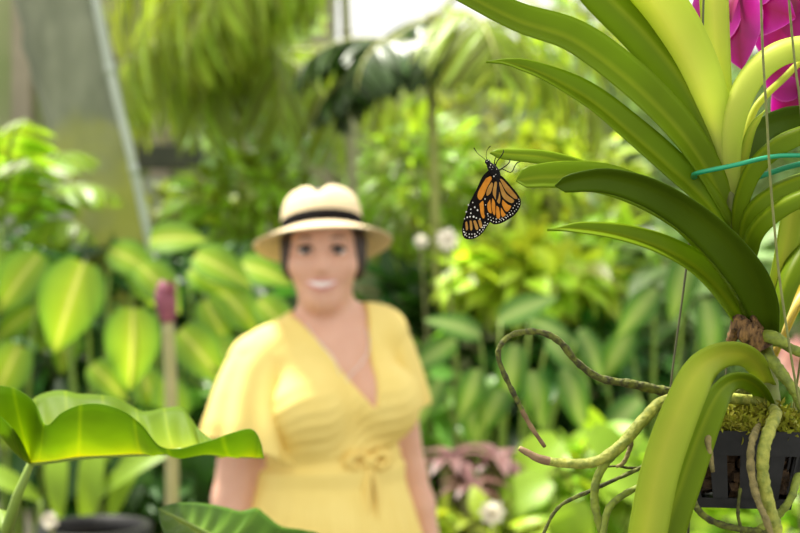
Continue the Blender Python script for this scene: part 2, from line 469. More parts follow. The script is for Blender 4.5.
root = thing('tree_trunk', P(128, 266, Y) * [1, 1, 0] + [S(20, Y), 0, 0], 'thick grey-green leaning tree trunk at upper left with yellow-green moss on its lower part', 'tree')
mb = MB(); rng = random.Random(3)
cl = [(34, -140, 48), (58, 0, 42), (82, 100, 40), (108, 200, 36), (122, 260, 34), (150, 420, 36), (165, 620, 48)]
tube(mb, [P(a, b, Y) for a, b, w in cl], [S(w, Y) for a, b, w in cl], 20, 44, 0, .05, rng)
mb.build('bark', barkm, root)
root = thing('rim_light_strip', P(150, 266, 5.3) * [1, 1, 0], 'pale strip standing in for rim light along the right edge of the mossy trunk', 'rim_light_strip')
mb = MB(); tube(mb, [P(84, -60, 5.3), P(110, 70, 5.3), P(134, 170, 5.3), P(168, 330, 5.3), P(230, 624, 5.3)], [S(4.2, 5.3)] * 5, 12, 30)  # pale tube added to imitate the bright rim light on the trunk edge
mb.build('tube', M['rim_light_pale'], root)
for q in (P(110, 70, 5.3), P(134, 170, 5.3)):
    mb = MB(); tube(mb, [q + [-.004, 0, .02], q + [.004, 0, -.02]], [S(5, 5.3)] * 2, 12, 3); mb.build('strip_collar', M['rim_light_pale'], root)  # collars on the added rim-light strip

# ------------------------------------------------------------------ background shrubs
SH = [
 # name, label, px, py, Y, rx, rz, mat, leaf, N, kind
 ('shrub', 'tall pale green shrub far behind the hat, in front of the greenhouse wall', 265, 100, 8.2, 80, 105, 'pale', (.15,.06), 520, 'ovate'),
 ('shrub', 'tall olive-green tree far behind the butterfly, between palm stem and orchid', 480, 165, 9.6, 105, 118, 'olive', (.19,.07), 760, 'ovate'),
 ('shrub', 'tall hazy pale green tree behind the upper orchid leaves', 610, 120, 9.4, 110, 150, 'pale', (.18,.07), 700, 'ovate'),
 ('shrub', 'tall pale tree behind the magenta orchid flowers', 830, 110, 9.6, 170, 190, 'pale', (.18,.07), 1100, 'ovate'),
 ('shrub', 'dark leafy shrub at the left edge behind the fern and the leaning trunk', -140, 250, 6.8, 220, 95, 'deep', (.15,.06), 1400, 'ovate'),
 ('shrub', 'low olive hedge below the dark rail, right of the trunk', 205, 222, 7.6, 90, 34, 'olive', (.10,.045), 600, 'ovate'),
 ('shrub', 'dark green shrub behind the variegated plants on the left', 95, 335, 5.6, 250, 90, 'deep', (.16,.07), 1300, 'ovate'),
 ('shrub', 'dark green shrub behind the right shoulder of the woman', 440, 370, 5.8, 100, 110, 'deep', (.17,.07), 800, 'ovate'),
 ('shrub', 'mid-green shrub beside the hat on the right, around the palm stem', 420, 200, 7.4, 75, 85, 'bright', (.15,.05), 600, 'lance'),
 ('shrub', 'yellow-green leafy shrub below the butterfly', 530, 280, 5.2, 78, 32, 'lime_sunlit', (.15,.065), 420, 'ovate'),
 ('shrub', 'lime-green shrub behind the lowest arching orchid leaf', 600, 275, 6.0, 70, 50, 'bright', (.15,.065), 420, 'ovate'),
 ('shrub', 'yellow-green bush behind the middle of the orchid leaves', 560, 195, 7.2, 85, 66, 'lime', (.15,.055), 480, 'lance'),
 ('shrub', 'pale green shrub between the hanging wire and the orchid stem', 695, 290, 5.4, 60, 80, 'pale', (.20,.08), 330, 'ovate'),
 ('shrub', 'green shrub at the right edge behind the orchid roots', 915, 320, 6.4, 205, 165, 'mid', (.18,.07), 1500, 'ovate'),
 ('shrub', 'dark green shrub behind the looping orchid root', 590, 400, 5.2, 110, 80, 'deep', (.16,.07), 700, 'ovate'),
 ('shrub', 'bright green low shrub under the pale orchid root', 590, 492, 3.9, 66, 56, 'bright', (.11,.06), 420, 'ovate'),
 ('shrub', 'bright low bush below the orchid basket', 775, 520, 4.2, 145, 50, 'bright', (.13,.07), 600, 'ovate'),
 ('shrub', 'yellow-green low shrub in front of the reddish bromeliads', 480, 548, 3.5, 70, 36, 'lime', (.10,.055), 320, 'ovate'),
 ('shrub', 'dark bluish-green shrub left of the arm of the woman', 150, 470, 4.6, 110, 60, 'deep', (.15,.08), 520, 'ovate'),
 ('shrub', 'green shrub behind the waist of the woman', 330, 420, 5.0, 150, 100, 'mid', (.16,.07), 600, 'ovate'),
 ('shrub', 'green shrub behind the hat, below the hanging fronds', 250, 215, 6.6, 70, 62, 'bright', (.14,.05), 420, 'lance'),
]
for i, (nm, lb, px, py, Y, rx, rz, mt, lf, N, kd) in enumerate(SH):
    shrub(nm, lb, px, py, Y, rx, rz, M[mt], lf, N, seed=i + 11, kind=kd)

# palms: hanging fronds over the upper part of the picture
palm('palm', 'slender palm with yellow-green ringed stem rising right of the hat', (P(432, 0, 5.6)[0], 5.6, 0), 2.42, (-.01, 0.0),
     [(15, 30, 1.4, 1.9), (-20, 15, 1.3, 1.7), (40, 15, 1.2, 1.7), (-70, 15, .9, 1.9), (-10, -10, 1.0, 1.2), (330, 40, 1.3, 2.2)],
     M['frond'], M['bamboo'], S(5, 5.6), kw=dict(leaflet=.36, n=30, lw=.030))
palm('palm', 'tall palm behind the hat with long fronds hanging from above the frame', (P(353, 0, 6.6)[0], 6.6, 0), 2.95, (-.05, 0),
     [(180, 25, 1.7, 2.3), (200, 5, 1.5, 1.9), (165, 0, 1.35, 1.6), (230, 25, 1.2, 2.5), (150, 30, 1.7, 2.3), (190, -15, 1.3, 1.4), (215, -5, 1.2, 1.6), (185, 35, 2.0, 2.4), (175, -30, 1.2, 1.0)],
     M['frond'], M['pale_stem'], S(6, 6.6), kw=dict(leaflet=.50, n=36, lw=.034, hang=1.1))
palm('palm', 'palm with drooping feathery fronds left of the hat, in front of the wall', (P(238, 0, 7.4)[0], 7.4, 0), 2.55, (0, 0),
     [(200, 30, 1.0, 2.2), (170, 20, .9, 2.0), (240, 30, 1.2, 2.5), (290, 20, 1.3, 2.3), (340, 15, 1.3, 2.0), (20, 25, 1.2, 2.2), (310, 0, 1.2, 1.6), (265, 5, 1.2, 1.8)],
     M['frond'], M['bamboo'], S(5, 7.4), kw=dict(leaflet=.45, n=32, lw=.034, hang=1.2))
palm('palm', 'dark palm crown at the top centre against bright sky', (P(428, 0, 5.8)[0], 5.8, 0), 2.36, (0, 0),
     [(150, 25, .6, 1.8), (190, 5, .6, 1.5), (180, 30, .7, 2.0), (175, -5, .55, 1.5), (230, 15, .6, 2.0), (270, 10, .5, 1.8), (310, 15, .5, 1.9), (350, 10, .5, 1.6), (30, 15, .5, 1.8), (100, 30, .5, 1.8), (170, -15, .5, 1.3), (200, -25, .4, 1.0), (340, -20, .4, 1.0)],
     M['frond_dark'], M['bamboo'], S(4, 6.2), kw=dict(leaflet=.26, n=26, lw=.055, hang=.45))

# fern-like shrub at the left edge
def fern(name, label, base, top_z, fronds, mat, cat='fern', kw=None, group=None):
    base = np.array(base, float); root = thing(name, base, label, cat, group)
    for i, (az, el, Ln, dr, hz) in enumerate(fronds):
        a = MB(); b = MB()
        frond_mesh(a, b, base + np.array([.02 * math.cos(i), .02 * math.sin(i), 0]) + [0, 0, hz], math.radians(az), math.radians(el), Ln, dr, seed=i * 5 + 1, **(kw or {}))
        o = a.build('frond', mat, root); tube(b, [base, base + [0, 0, hz + .01]], [.008, .006], 6, 4); b.build('rachis', M['petiole'], o)
    return root
fern('fern', 'bright green feathery fern shrub at left edge in front of the leaning trunk', (P(2, 0, 4.7)[0], 4.7, 0), 2,
     [(0, 55, .48, 1.9, 1.62), (-30, 50, .46, 1.9, 1.52), (40, 70, .50, 1.8, 1.66), (180, 60, .5, 1.8, 1.6), (240, 55, .5, 2.0, 1.55), (-60, 62, .48, 1.8, 1.65), (-85, 45, .45, 2.0, 1.45), (10, 35, .38, 1.6, 1.4), (300, 70, .45, 1.6, 1.74), (-20, 20, .36, 1.6, 1.3), (-120, 30, .4, 1.8, 1.35)],
     M['bright'], kw=dict(leaflet=.17, n=18, lw=.045, hang=.35))

# variegated broad-leaved plants on the left
VT = leaf_template(.225, .150, 10, .10, .35, 'ovate')
def vleaf(px, py, Y, ang, s, tilt=.6):
    """blade starts at (px,py) and runs at ang (deg in the picture, 0 right, 90 down), face to camera and up"""
    a = math.radians(ang)
    d = np.array([math.cos(a), -.25, -math.sin(a)])
    return (P(px, py, Y), d, np.array([.1 + .25 * math.sin(px), -1.0, tilt]), s)
groups = [
 ('variegated plant with yellow-centred leaves at the left edge, below the fern', (0, 4.3), [(40, 255, 4.3, 130, 1.05), (20, 345, 4.25, 115, 1.0), (-20, 290, 4.4, 120, 1.0), (-30, 380, 4.3, 100, 1.0), (60, 395, 4.2, 80, .9), (35, 310, 4.5, 150, .8), (10, 250, 4.6, 60, .8), (25, 400, 4.3, 120, .8)]),
 ('variegated plant with the largest yellow-centred leaf, left of the ginger bud', (92, 4.2), [(84, 262, 4.15, 108, 1.35), (133, 308, 4.1, 88, 1.15), (62, 285, 4.5, 140, .8), (92, 365, 4.15, 40, .7), (110, 250, 4.6, 20, .9), (120, 410, 4.2, 100, .8), (135, 262, 4.7, 60, .8), (70, 330, 4.5, 100, .7), (140, 370, 4.4, 60, .8)]),
 ('variegated plant with spreading yellow-green leaves behind the ginger stalk', (185, 4.5), [(140, 265, 4.5, 40, .95), (190, 270, 4.6, 25, .8), (180, 330, 4.45, 45, 1.05), (150, 240, 4.7, 350, .9), (165, 380, 4.4, 70, .9), (205, 300, 4.55, 60, .8)]),
 ('variegated plant with pale green leaves close to the shoulder of the woman', (250, 4.6), [(195, 255, 4.6, 20, 1.0), (215, 285, 4.6, 38, 1.05), (240, 265, 4.8, 10, .9), (258, 300, 4.6, 40, .9), (215, 340, 4.5, 50, .9), (262, 350, 4.7, 60, 1.0)]),
]
for i, (lb, (bx, by), lv) in enumerate(groups):
    leaf_plant('variegated_plant', lb, (P(bx, 0, by)[0], by + .1, 0), [vleaf(*q) for q in lv], VT, M['varieg'], seed=i)
# yellow straps at the lower left
ST = leaf_template(.34, .075, 8, .12, .5, 'lance')
leaf_plant('leafy_plant', 'yellow-green plant with narrow upright leaves above the black pot', (P(70, 0, 3.9)[0], 3.9, 0),
     [(P(60, 520, 3.8), np.array([-.1, -.1, 1]), np.array([0, -1, .3]), .9), (P(85, 530, 3.85), np.array([.12, -.1, 1]), np.array([.2, -1, .3]), 1.0), (P(95, 500, 3.9), np.array([.5, -.2, .6]), np.array([0, -.7, .7]), .8),
      (P(40, 500, 3.9), np.array([-.6, -.2, .5]), np.array([0, -.7, .7]), .9), (P(110, 520, 4.0), np.array([.3, -.1, 1]), np.array([0, -1, .3]), .9)], ST, M['bright'], seed=3)
CT = leaf_template(.24, .115, 10, .08, .3, 'ovate')
leaf_plant('calathea', 'plant with pale-striped upright leaves in the shade right of the woman', (P(500, 0, 4.4)[0], 4.5, 0),
     [vleaf(480, 335, 4.4, 205, .8), vleaf(478, 370, 4.3, 110, .75), vleaf(515, 345, 4.35, 100, .9), vleaf(532, 372, 4.3, 80, .8), vleaf(455, 340, 4.5, 150, .8), vleaf(500, 320, 4.6, 330, .9), vleaf(548, 340, 4.5, 40, .9), vleaf(440, 380, 4.5, 120, .8), vleaf(565, 370, 4.4, 70, .9), vleaf(505, 385, 4.35, 120, .8), vleaf(470, 400, 4.4, 80, .8), vleaf(530, 320, 4.6, 20, .8), vleaf(580, 330, 4.5, 60, .8)], CT, M['calathea'], seed=5)
leaf_plant('calathea', 'broad-leaved pale green plant behind the hanging orchid wire', (P(660, 0, 4.6)[0], 4.7, 0),
     [vleaf(690, 255, 4.6, 110, 1.0), vleaf(655, 290, 4.6, 130, .9), vleaf(705, 300, 4.6, 80, 1.0), vleaf(630, 330, 4.7, 120, .9), vleaf(640, 400, 4.5, 140, .9), vleaf(600, 345, 4.7, 150, .8)], CT, M['calathea'], seed=6)
BT = leaf_template(.26, .15, 8, .10, .35, 'ovate')
leaf_plant('leafy_plant', 'bright green broad-leaved plant at the bottom, under the looping roots', (P(560, 0, 3.7)[0], 3.8, 0),
     [vleaf(560, 440, 3.7, 150, .8, 1.2), vleaf(590, 430, 3.7, 40, .8, 1.2), vleaf(600, 470, 3.6, 20, .8, 1.2), vleaf(550, 480, 3.6, 160, .8, 1.2), vleaf(575, 500, 3.5, 100, .8, 1.2), vleaf(620, 440, 3.8, 30, .7, 1.2), vleaf(640, 505, 3.6, 60, .8, 1.2)], BT, M['bright'], seed=8)
leaf_plant('leafy_plant', 'dark green broad-leaved plant left of the ginger stalk, at mid height', (P(110, 0, 4.4)[0], 4.4, 0),
     [vleaf(120, 450, 4.2, 60, .9, 1.0), vleaf(100, 440, 4.2, 130, .9, 1.0), vleaf(180, 460, 4.3, 70, .9, 1.0), vleaf(200, 440, 4.3, 100, .9, .9), vleaf(30, 450, 4.3, 120, .9, .9)], BT, M['deep'], seed=9)

# bromeliads
def bromeliad(label, px, py, Y, R, mat, seed):
    c = P(px, py, Y); root = thing('bromeliad', (c[0], c[1], 0), label, 'bromeliad', 'reddish bromeliads beside the woman')
    r = np.random.default_rng(seed)
    mb = MB(); tube(mb, [(c[0], c[1], 0), c], [.03, .03], 8, 8); mb.build('stem', M['twig'], root)
    tm = leaf_template(R, R * .34, 8, .15, .75, 'strap')
    for i in range(15):
        a = i * 2.4; e = .35 + .75 * (i % 5) / 5
        d = np.array([math.cos(a) * math.cos(e), math.sin(a) * math.cos(e), math.sin(e)])
        v, f, at = instance(tm, c[None] + d[None] * .01, d[None], np.array([[0, 0, 1.0]]) - d[None] * .2, np.array([r.uniform(.85, 1.15)]))
        link_mesh('leaf', v, f, mat, root, attr=at)
bromeliad('dusky red bromeliad rosette next to the arm of the woman', 452, 464, 3.7, .125, M['brom'], 1)
bromeliad('pinkish bromeliad rosette under the tip of the pale orchid root', 497, 462, 3.75, .135, M['brom'], 2)
bromeliad('dark brownish bromeliad in the lower middle of the red rosettes', 472, 490, 3.6, .10, M['brom_dark'], 3)

# torch ginger bud on a pale stalk
Y = 3.6; b = P(172, 0, Y) * [1, 1, 0]
root = thing('ginger_flower', b, 'purplish red ginger bud on a pale straight stalk left of the woman', 'flower')
mb = MB(); tube(mb, [b, P(172, 450, Y), P(168, 320, Y)], [S(7, Y), S(6.5, Y), S(6, Y)], 10, 30); mb.build('stalk', M['ginger_stalk'], root)
mb = MB(); tube(mb, [P(168, 322, Y), P(167, 310, Y), P(165, 298, Y), P(163, 288, Y), P(162, 280, Y)], [S(7, Y), S(10, Y), S(10.5, Y), S(7, Y), S(1.5, Y)], 12, 24)
tmb = leaf_template(S(20, Y), S(12, Y), 5, .1, -.15, 'ovate')
for k in range(12):
    a = k * 2.4; q = P(167, 312 - k * 1.6, Y); d = np.array([math.cos(a) * .45, math.sin(a) * .45, 1.0])
    v, f, at = instance(tmb, (q + np.array([math.cos(a), math.sin(a), 0]) * S(6, Y))[None], nrm(d)[None], np.array([[-math.cos(a), -math.sin(a), .3]]), np.array([.8]))
    mb.add(v, f.tolist(), 0)
mb.build('bud', M['ginger'], root)

# white blossoms on stems
def blossom(label, px, py, Y, R, mat, n=9, seed=0, name='blossom'):
    c = P(px, py, Y); root = thing(name, (c[0], c[1] + .1, 0), label, 'flower')
    mb = MB(); tube(mb, [(c[0], c[1] + .1, 0), (c[0] + .03, c[1] + .06, c[2] * .6), c], [.007, .006, .004], 6, 14); mb.build('stem', M['twig'], root)
    r = np.random.default_rng(seed); tm = leaf_template(R, R * .75, 5, .12, .2, 'ovate'); mb = MB()
    for i in range(n):
        a = i * 2 * math.pi / n; e = r.uniform(-.2, .9)
        d = np.array([math.cos(a) * math.cos(e), -abs(math.sin(e)) * .7 - .1, math.sin(a) * math.cos(e)])
        v, f, at = instance(tm, c[None], nrm(d)[None], np.array([[0, -1.0, .1]]), np.array([1.0])); mb.add(v, f.tolist(), 0, at)
    mb.build('petals', mat, root)
blossom('larger white blossom just left of the lower wing tip of the butterfly', 447, 239, 4.5, .042, M['white_petal'], 10, 1)
blossom('small cream blossom just left of the palm stem, beside the hat brim', 421, 241, 4.6, .028, M['white_petal'], 8, 2)
blossom('pale cream blossom low in the lime shrub at the bottom centre', 492, 512, 3.3, .035, M['white_petal'], 8, 3)
blossom('pale pink blossom at the right edge behind the orchid roots', 797, 362, 2.4, .050, M['pink_petal'], 12, 4)
blossom('small white round blossom over the rim of the black pot at lower left', 50, 520, 3.1, .022, M['white_petal'], 12, 5)

# black pot
Y = 3.4; c = P(95, 533, Y); z = P(0, 525, Y)[2]
root = thing('plant_pot', (c[0], Y, 0), 'tall black plant pot with bare soil at the bottom left', 'pot')
mb = MB(); prof = [(0.0, 0.0), (.10, 0.0), (.13, z * .9), (.145, z * .92), (.145, z), (.125, z), (.12, z - .04)]
V = []; F = []; ns = 28
for (r_, z_) in prof:
    for k in range(ns):
        a = 2 * math.pi * k / ns; V.append((c[0] + r_ * math.cos(a), Y + r_ * math.sin(a), z_))
for j in range(len(prof) - 1):
    for k in range(ns):
        F.append((j * ns + k, j * ns + (k + 1) % ns, (j + 1) * ns + (k + 1) % ns, (j + 1) * ns + k))
mb.add(V, F); mb.build('pot_body', M['pot'], root)
mb = MB(); ellipsoid(mb, (c[0], Y, z - .07), (.121, .121, .022), 20, 8); mb.build('soil', M['bark_mix'], root)

# ------------------------------------------------------------------ foreground elephant ears
def ear_leaf(spine, bounds, nu=10, bulge=.006, ridge=.0):
    """spine: 3D polyline; bounds: list of (px,py,Y,m); returns one-sheet grid + thickness"""
    sp = catmull(spine, 60)
    bd = catmull(np.array([np.concatenate([P(a, b, c), [m]]) for a, b, c, m in bounds]), 162)
    V = []; A = []; F = []
    for i, q in enumerate(bd):
        m = min(max(q[3], 0), 1); x = m * 59; i0 = int(min(x, 58)); s = sp[i0] + (sp[i0 + 1] - sp[i0]) * (x - i0)
        for k in range(nu + 1):
            u = k / nu
            p = s * (1 - u) + q[:3] * u
            p = p + np.array([0, 0, -1.0]) * bulge * 4 * u * (1 - u) * (1 + .35 * math.sin(i * .5)) * min(1.0, np.linalg.norm(q[:3] - s) / .06) + np.array([0, 0, ridge * math.sin(i * .7) * u])
            V.append(p); A.append(u * (.5 if i % 14 == 0 else 1))
    for i in range(len(bd) - 1):
        for k in range(nu):
            a = i * (nu + 1) + k; F.append((a, a + 1, a + nu + 2, a + nu + 1))
    return V, F, A

def thicken(o, t):
    md = o.modifiers.new('thick', 'SOLIDIFY'); md.thickness = t; md.offset = 0

def ce(x, y): return x / 2.424, 360 + y / 2.424
def cb(lst): return [(*ce(x, y), Yv, m) for x, y, Yv, m in lst]
J = P(31, 463, 1.10)
root = thing('elephant_ear', (P(-30, 0, 1.16)[0], 1.16, 0), 'large bright green wavy elephant-ear leaf on a long stalk at the lower left', 'plant')
spine = [P(31, 463, 1.10), P(90, 456, 1.095), P(160, 453, 1.09), P(185, 450, 1.09), P(225, 455, 1.085), P(264, 458, 1.08)]
near = cb([(0, 135, .99, 0), (-60, 100, .97, 0), (-70, 60, .99, 0), (0, 62, 1.03, 0), (45, 74, 1.04, 0), (85, 105, 1.04, 0.0), (112, 158, 1.02, .04), (150, 128, 1.01, .12), (200, 108, 1.0, .22), (250, 108, 1.0, .32), (300, 125, 1.0, .42), (345, 160, 1.01, .50), (385, 208, 1.03, .60), (430, 216, 1.04, .66), (475, 205, 1.04, .76), (520, 192, 1.04, .84), (565, 176, 1.04, .90), (610, 168, 1.05, .95), (630, 195, 1.07, .98), (640, 237, 1.08, 1.0)])
near = [(31, 462, 1.10, 0), (18, 436, 1.05, 0)] + near
far = cb([(75, 248, 1.10, 0), (60, 150, 1.14, 0), (75, 100, 1.18, .02), (110, 80, 1.20, .08), (150, 74, 1.20, .16), (190, 82, 1.20, .22), (230, 84, 1.20, .3), (280, 92, 1.20, .38), (320, 112, 1.20, .46), (350, 125, 1.19, .52), (395, 118, 1.18, .60), (440, 114, 1.18, .66), (462, 140, 1.17, .73), (490, 175, 1.15, .80), (540, 205, 1.12, .88), (600, 225, 1.09, .95), (640, 237, 1.08, 1.0)])
v1, f1, a1 = ear_leaf(spine, near, 12, .006)
v2, f2, a2 = ear_leaf(spine, far, 12, .006)
mb = MB(); mb.add(v1, f1, 0, a1); mb.add(v2, f2, 0, a2)
lf = mb.build('leaf', M['ear_leaf'], root); thicken(lf, .0008)
mb = MB(); tube(mb, [np.array(p) for p in spine], [.0028, .0024, .002, .0018, .0015, .0006], 8, 40); mb.build('midrib', M['petiole'], lf)
mb = MB(); tube(mb, [(P(-30, 0, 1.16)[0], 1.16, 0), P(-12, 640, 1.14), P(6, 533, 1.12), P(18, 494, 1.11), P(31, 463, 1.10)], [.012, .009, .0055, .004, .003], 10, 40); mb.build('petiole', M['petiole'], lf)

root = thing('elephant_ear', (P(215, 0, 1.32)[0], 1.32, 0), 'dark green wavy elephant-ear leaf at the bottom edge in front of the woman', 'plant')
spine = [P(262, 575, 1.24), P(225, 545, 1.20), P(190, 525, 1.15), P(159, 509, 1.12)]
up_ = [(262, 575, 1.24, 0), (330, 560, 1.28, 0), (322, 536, 1.27, .05), (304, 530, 1.26, .12), (281, 526, 1.25, .2), (265, 514, 1.25, .3), (256, 508, 1.25, .36), (240, 511, 1.24, .45), (224, 507, 1.23, .55), (200, 503, 1.2, .7), (176, 503, 1.16, .88), (158, 508, 1.12, 1)]
lo_ = [(262, 575, 1.24, 0), (250, 610, 1.12, 0), (215, 600, 1.08, .15), (190, 575, 1.06, .35), (172, 550, 1.06, .6), (162, 528, 1.08, .8), (158, 509, 1.12, 1)]
v1, f1, a1 = ear_leaf(spine, up_, 12, .005); v2, f2, a2 = ear_leaf(spine, lo_, 12, .005)
mb = MB(); mb.add(v1, f1, 0, a1); mb.add(v2, f2, 0, a2); lf = mb.build('leaf', M['ear_dark'], root); thicken(lf, .0008)
mb = MB(); tube(mb, [np.array(p) for p in spine], [.003, .0025, .002, .0006], 8, 30); mb.build('midrib', M['petiole'], lf)
mb = MB(); tube(mb, [(P(215, 0, 1.32)[0], 1.32, 0), P(240, 800, 1.32), P(258, 640, 1.28), P(262, 575, 1.24)], [.012, .009, .006, .0035], 10, 30); mb.build('petiole', M['petiole'], lf)

# ------------------------------------------------------------------ orchid
def strap(parent, pts, w, tilt, keel, mat, name='leaf', n=40, th=.0011, tip='round', label=None, base_narrow=.75):
    """pts (px,py,Y) from tip to base; w visible width in px at given stations; tilt (deg) about the leaf axis"""
    c = catmull(np.array([P(*p) for p in pts]), n); t = tangents(c)
    ws = np.interp(np.linspace(0, 1, n), np.linspace(0, 1, len(w)), w)
    tl = np.interp(np.linspace(0, 1, n), np.linspace(0, 1, len(tilt)), tilt) if not np.isscalar(tilt) else np.full(n, tilt)
    V = []; A = []; F = []; na = 9; ss = np.linspace(-1, 1, na)
    for layer in (1, -1):
        for i in range(n):
            q = i / (n - 1)
            view = nrm(c[i] - np.array([0, 0, CAMZ])); vv = nrm(view - t[i] * np.dot(view, t[i]))
            Q = np.cross(t[i], vv); a = math.radians(tl[i])
            W = math.cos(a) * Q + math.sin(a) * vv; N = np.cross(t[i], W)
            h = S(ws[i], c[i][1]) / 2 / max(.25, math.cos(a))
            if tip == 'round': h *= min(1, math.sqrt(max(0.0, 1 - (1 - min(1, q / .055)) ** 2)) + .05)
            elif tip == 'point': h *= min(1, .1 + q / .12)
            for s in ss:
                V.append(c[i] + W * s * h + N * (keel * h * (abs(s) ** 1.3 - .5) + layer * th * (1 - .7 * abs(s) ** 3)))
                A.append(abs(s))
    for i in range(n - 1):
        for k in range(na - 1):
            a = i * na + k; F.append((a, a + 1, a + na + 1, a + na)); b = a + n * na; F.append((b, b + na, b + na + 1, b + 1))
    o = n * na
    for i in range(n - 1):
        a = i * na; F.append((a, a + na, a + na + o, a + o)); a = i * na + na - 1; F.append((a, a + o, a + na + o, a + na))
    for k in range(na - 1):
        F.append((k, k + o, k + 1 + o, k + 1)); a = (n - 1) * na + k; F.append((a, a + 1, a + 1 + o, a + o))
    ob = link_mesh(name, V, F, mat, parent, attr=A)
    if label: ob['label'] = label
    return ob

OB = P(768, 428, .90)
orchid = thing('orchid', OB, 'large strap-leaved orchid with magenta flowers and aerial roots, hanging in the black basket', 'orchid')
op_ = M['orchid_leaf_pale']; ol, oy, od = M['orchid_leaf'], M['orchid_leaf_young'], M['orchid_leaf_dark']
# stem
mb = MB(); tube(mb, [P(771, 432, .90), P(768, 395, .90), P(762, 350, .90), P(752, 300, .90), P(740, 240, .90), P(731, 190, .90), P(727, 140, .90)], [.0085, .008, .0075, .0065, .006, .005, .003], 12, 50, rough=.04, rng=random.Random(2)); mb.build('stem', M['stem'], orchid)
# upper-left leaves
strap(orchid, [(425, -28, .84), (470, -4, .845), (520, 20, .85), (573, 38, .86), (625, 75, .87), (672, 120, .88), (705, 165, .89), (735, 225, .90)], [20, 25, 30, 34, 34, 31, 25, 14], 30, .55, ol)
strap(orchid, [(486, 62, .86), (510, 63, .862), (545, 74, .865), (590, 98, .87), (630, 130, .875), (670, 165, .885), (705, 198, .89), (738, 245, .90)], [7, 13, 22, 25, 27, 27, 23, 14], 35, .6, ol, tip='point')
strap(orchid, [(560, -55, .90), (600, -8, .90), (645, 38, .90), (682, 85, .90), (708, 135, .90), (733, 205, .90)], [30, 36, 36, 34, 28, 14], 25, -.5, ol)
strap(orchid, [(600, -65, .89), (650, -8, .89), (684, 45, .89), (706, 95, .89), (720, 140, .895), (734, 200, .90)], [36, 46, 46, 40, 30, 14], -28, -.45, op_)
strap(orchid, [(705, -90, .90), (712, -20, .90), (716, 50, .90), (721, 110, .90), (730, 180, .90)], [26, 29, 27, 23, 13], 15, .35, op_)
# right leaves
strap(orchid, [(850, 50, .87), (810, 44, .87), (775, 52, .87), (748, 76, .875), (733, 110, .88), (728, 150, .89), (732, 200, .90)], [20, 24, 25, 25, 22, 18, 12], -50, -.5, op_)
strap(orchid, [(860, 130, .93), (815, 118, .93), (780, 120, .92), (755, 140, .91), (738, 200, .90)], [24, 26, 24, 20, 12], 35, .4, od)
strap(orchid, [(860, 112, .86), (815, 128, .865), (780, 142, .87), (752, 168, .88), (738, 205, .89), (735, 240, .90)], [14, 17, 19, 18, 15, 10], -50, -.5, ol)
strap(orchid, [(860, 165, .86), (810, 178, .865), (775, 192, .87), (750, 214, .88), (740, 250, .90)], [18, 20, 21, 18, 11], -45, -.5, ol)
strap(orchid, [(860, 180, .84), (810, 193, .845), (775, 210, .855), (752, 235, .87), (744, 275, .90)], [15, 17, 18, 17, 11], -45, -.5, ol)
strap(orchid, [(765, 110, .885), (752, 128, .885), (745, 150, .89), (738, 180, .895), (738, 220, .90)], [4, 9, 11, 11, 8], 20, .5, oy, tip='point')
strap(orchid, [(830, 225, .92), (808, 245, .92), (790, 275, .91), (778, 310, .905), (768, 345, .90)], [20, 24, 22, 18, 14], -30, -.4, ol)
strap(orchid, [(795, 190, .93), (790, 225, .925), (783, 265, .92), (772, 310, .91), (766, 345, .90)], [18, 22, 22, 20, 14], 20, .4, oy)
strap(orchid, [(835, 250, .93), (812, 275, .93), (795, 300, .92), (782, 330, .91), (770, 360, .90)], [14, 20, 20, 16, 12], -30, .4, plain_y := leafmat('yellowing', (.62,.45,.04), trans=.35, rough=.4), label='yellowing leaf')
# left leaves in the middle
strap(orchid, [(490, 153, .870), (512, 155, .873), (545, 158, .878), (580, 168, .885), (625, 188, .89), (680, 222, .895), (738, 285, .90)], [9, 14, 16, 17, 18, 18, 12], 30, .15, ol)
strap(orchid, [(516, 181, .85), (540, 177, .852), (575, 177, .855), (615, 184, .86), (660, 205, .87), (705, 240, .88), (738, 285, .89), (752, 320, .90)], [20, 27, 31, 30, 28, 27, 23, 14], [20, 25, 30, 35, 40, 40, 35, 30], .5, ol)
strap(orchid, [(555, 186, .835), (580, 180, .836), (612, 179, .838), (655, 192, .842), (700, 220, .85), (738, 258, .86), (760, 295, .875), (769, 340, .895)], [15, 24, 29, 32, 36, 38, 34, 20], [-30, -32, -35, -38, -35, -30, -25, -20], .6, od)
strap(orchid, [(547, 230, .86), (580, 229, .862), (620, 234, .865), (660, 246, .87), (695, 265, .88), (722, 290, .885), (745, 322, .895), (757, 345, .90)], [5, 12, 17, 20, 22, 26, 27, 16], 40, .6, ol, tip='point')
# drooping leaves in front
strap(orchid, [(634, 610, .79), (646, 535, .79), (659, 470, .795), (679, 412, .805), (700, 370, .82), (728, 354, .845), (752, 360, .87), (768, 385, .895)], [36, 38, 38, 38, 34, 25, 22, 16], [-22, -22, -22, -22, -28, -40, -40, -20], .35, oy)
strap(orchid, [(654, 610, .80), (666, 535, .80), (684, 480, .805), (704, 425, .815), (722, 390, .83), (742, 380, .855), (760, 390, .88), (771, 410, .898)], [34, 33, 32, 30, 24, 16, 16, 14], [-30, -30, -30, -30, -35, -45, -40, -20], .5, ol)
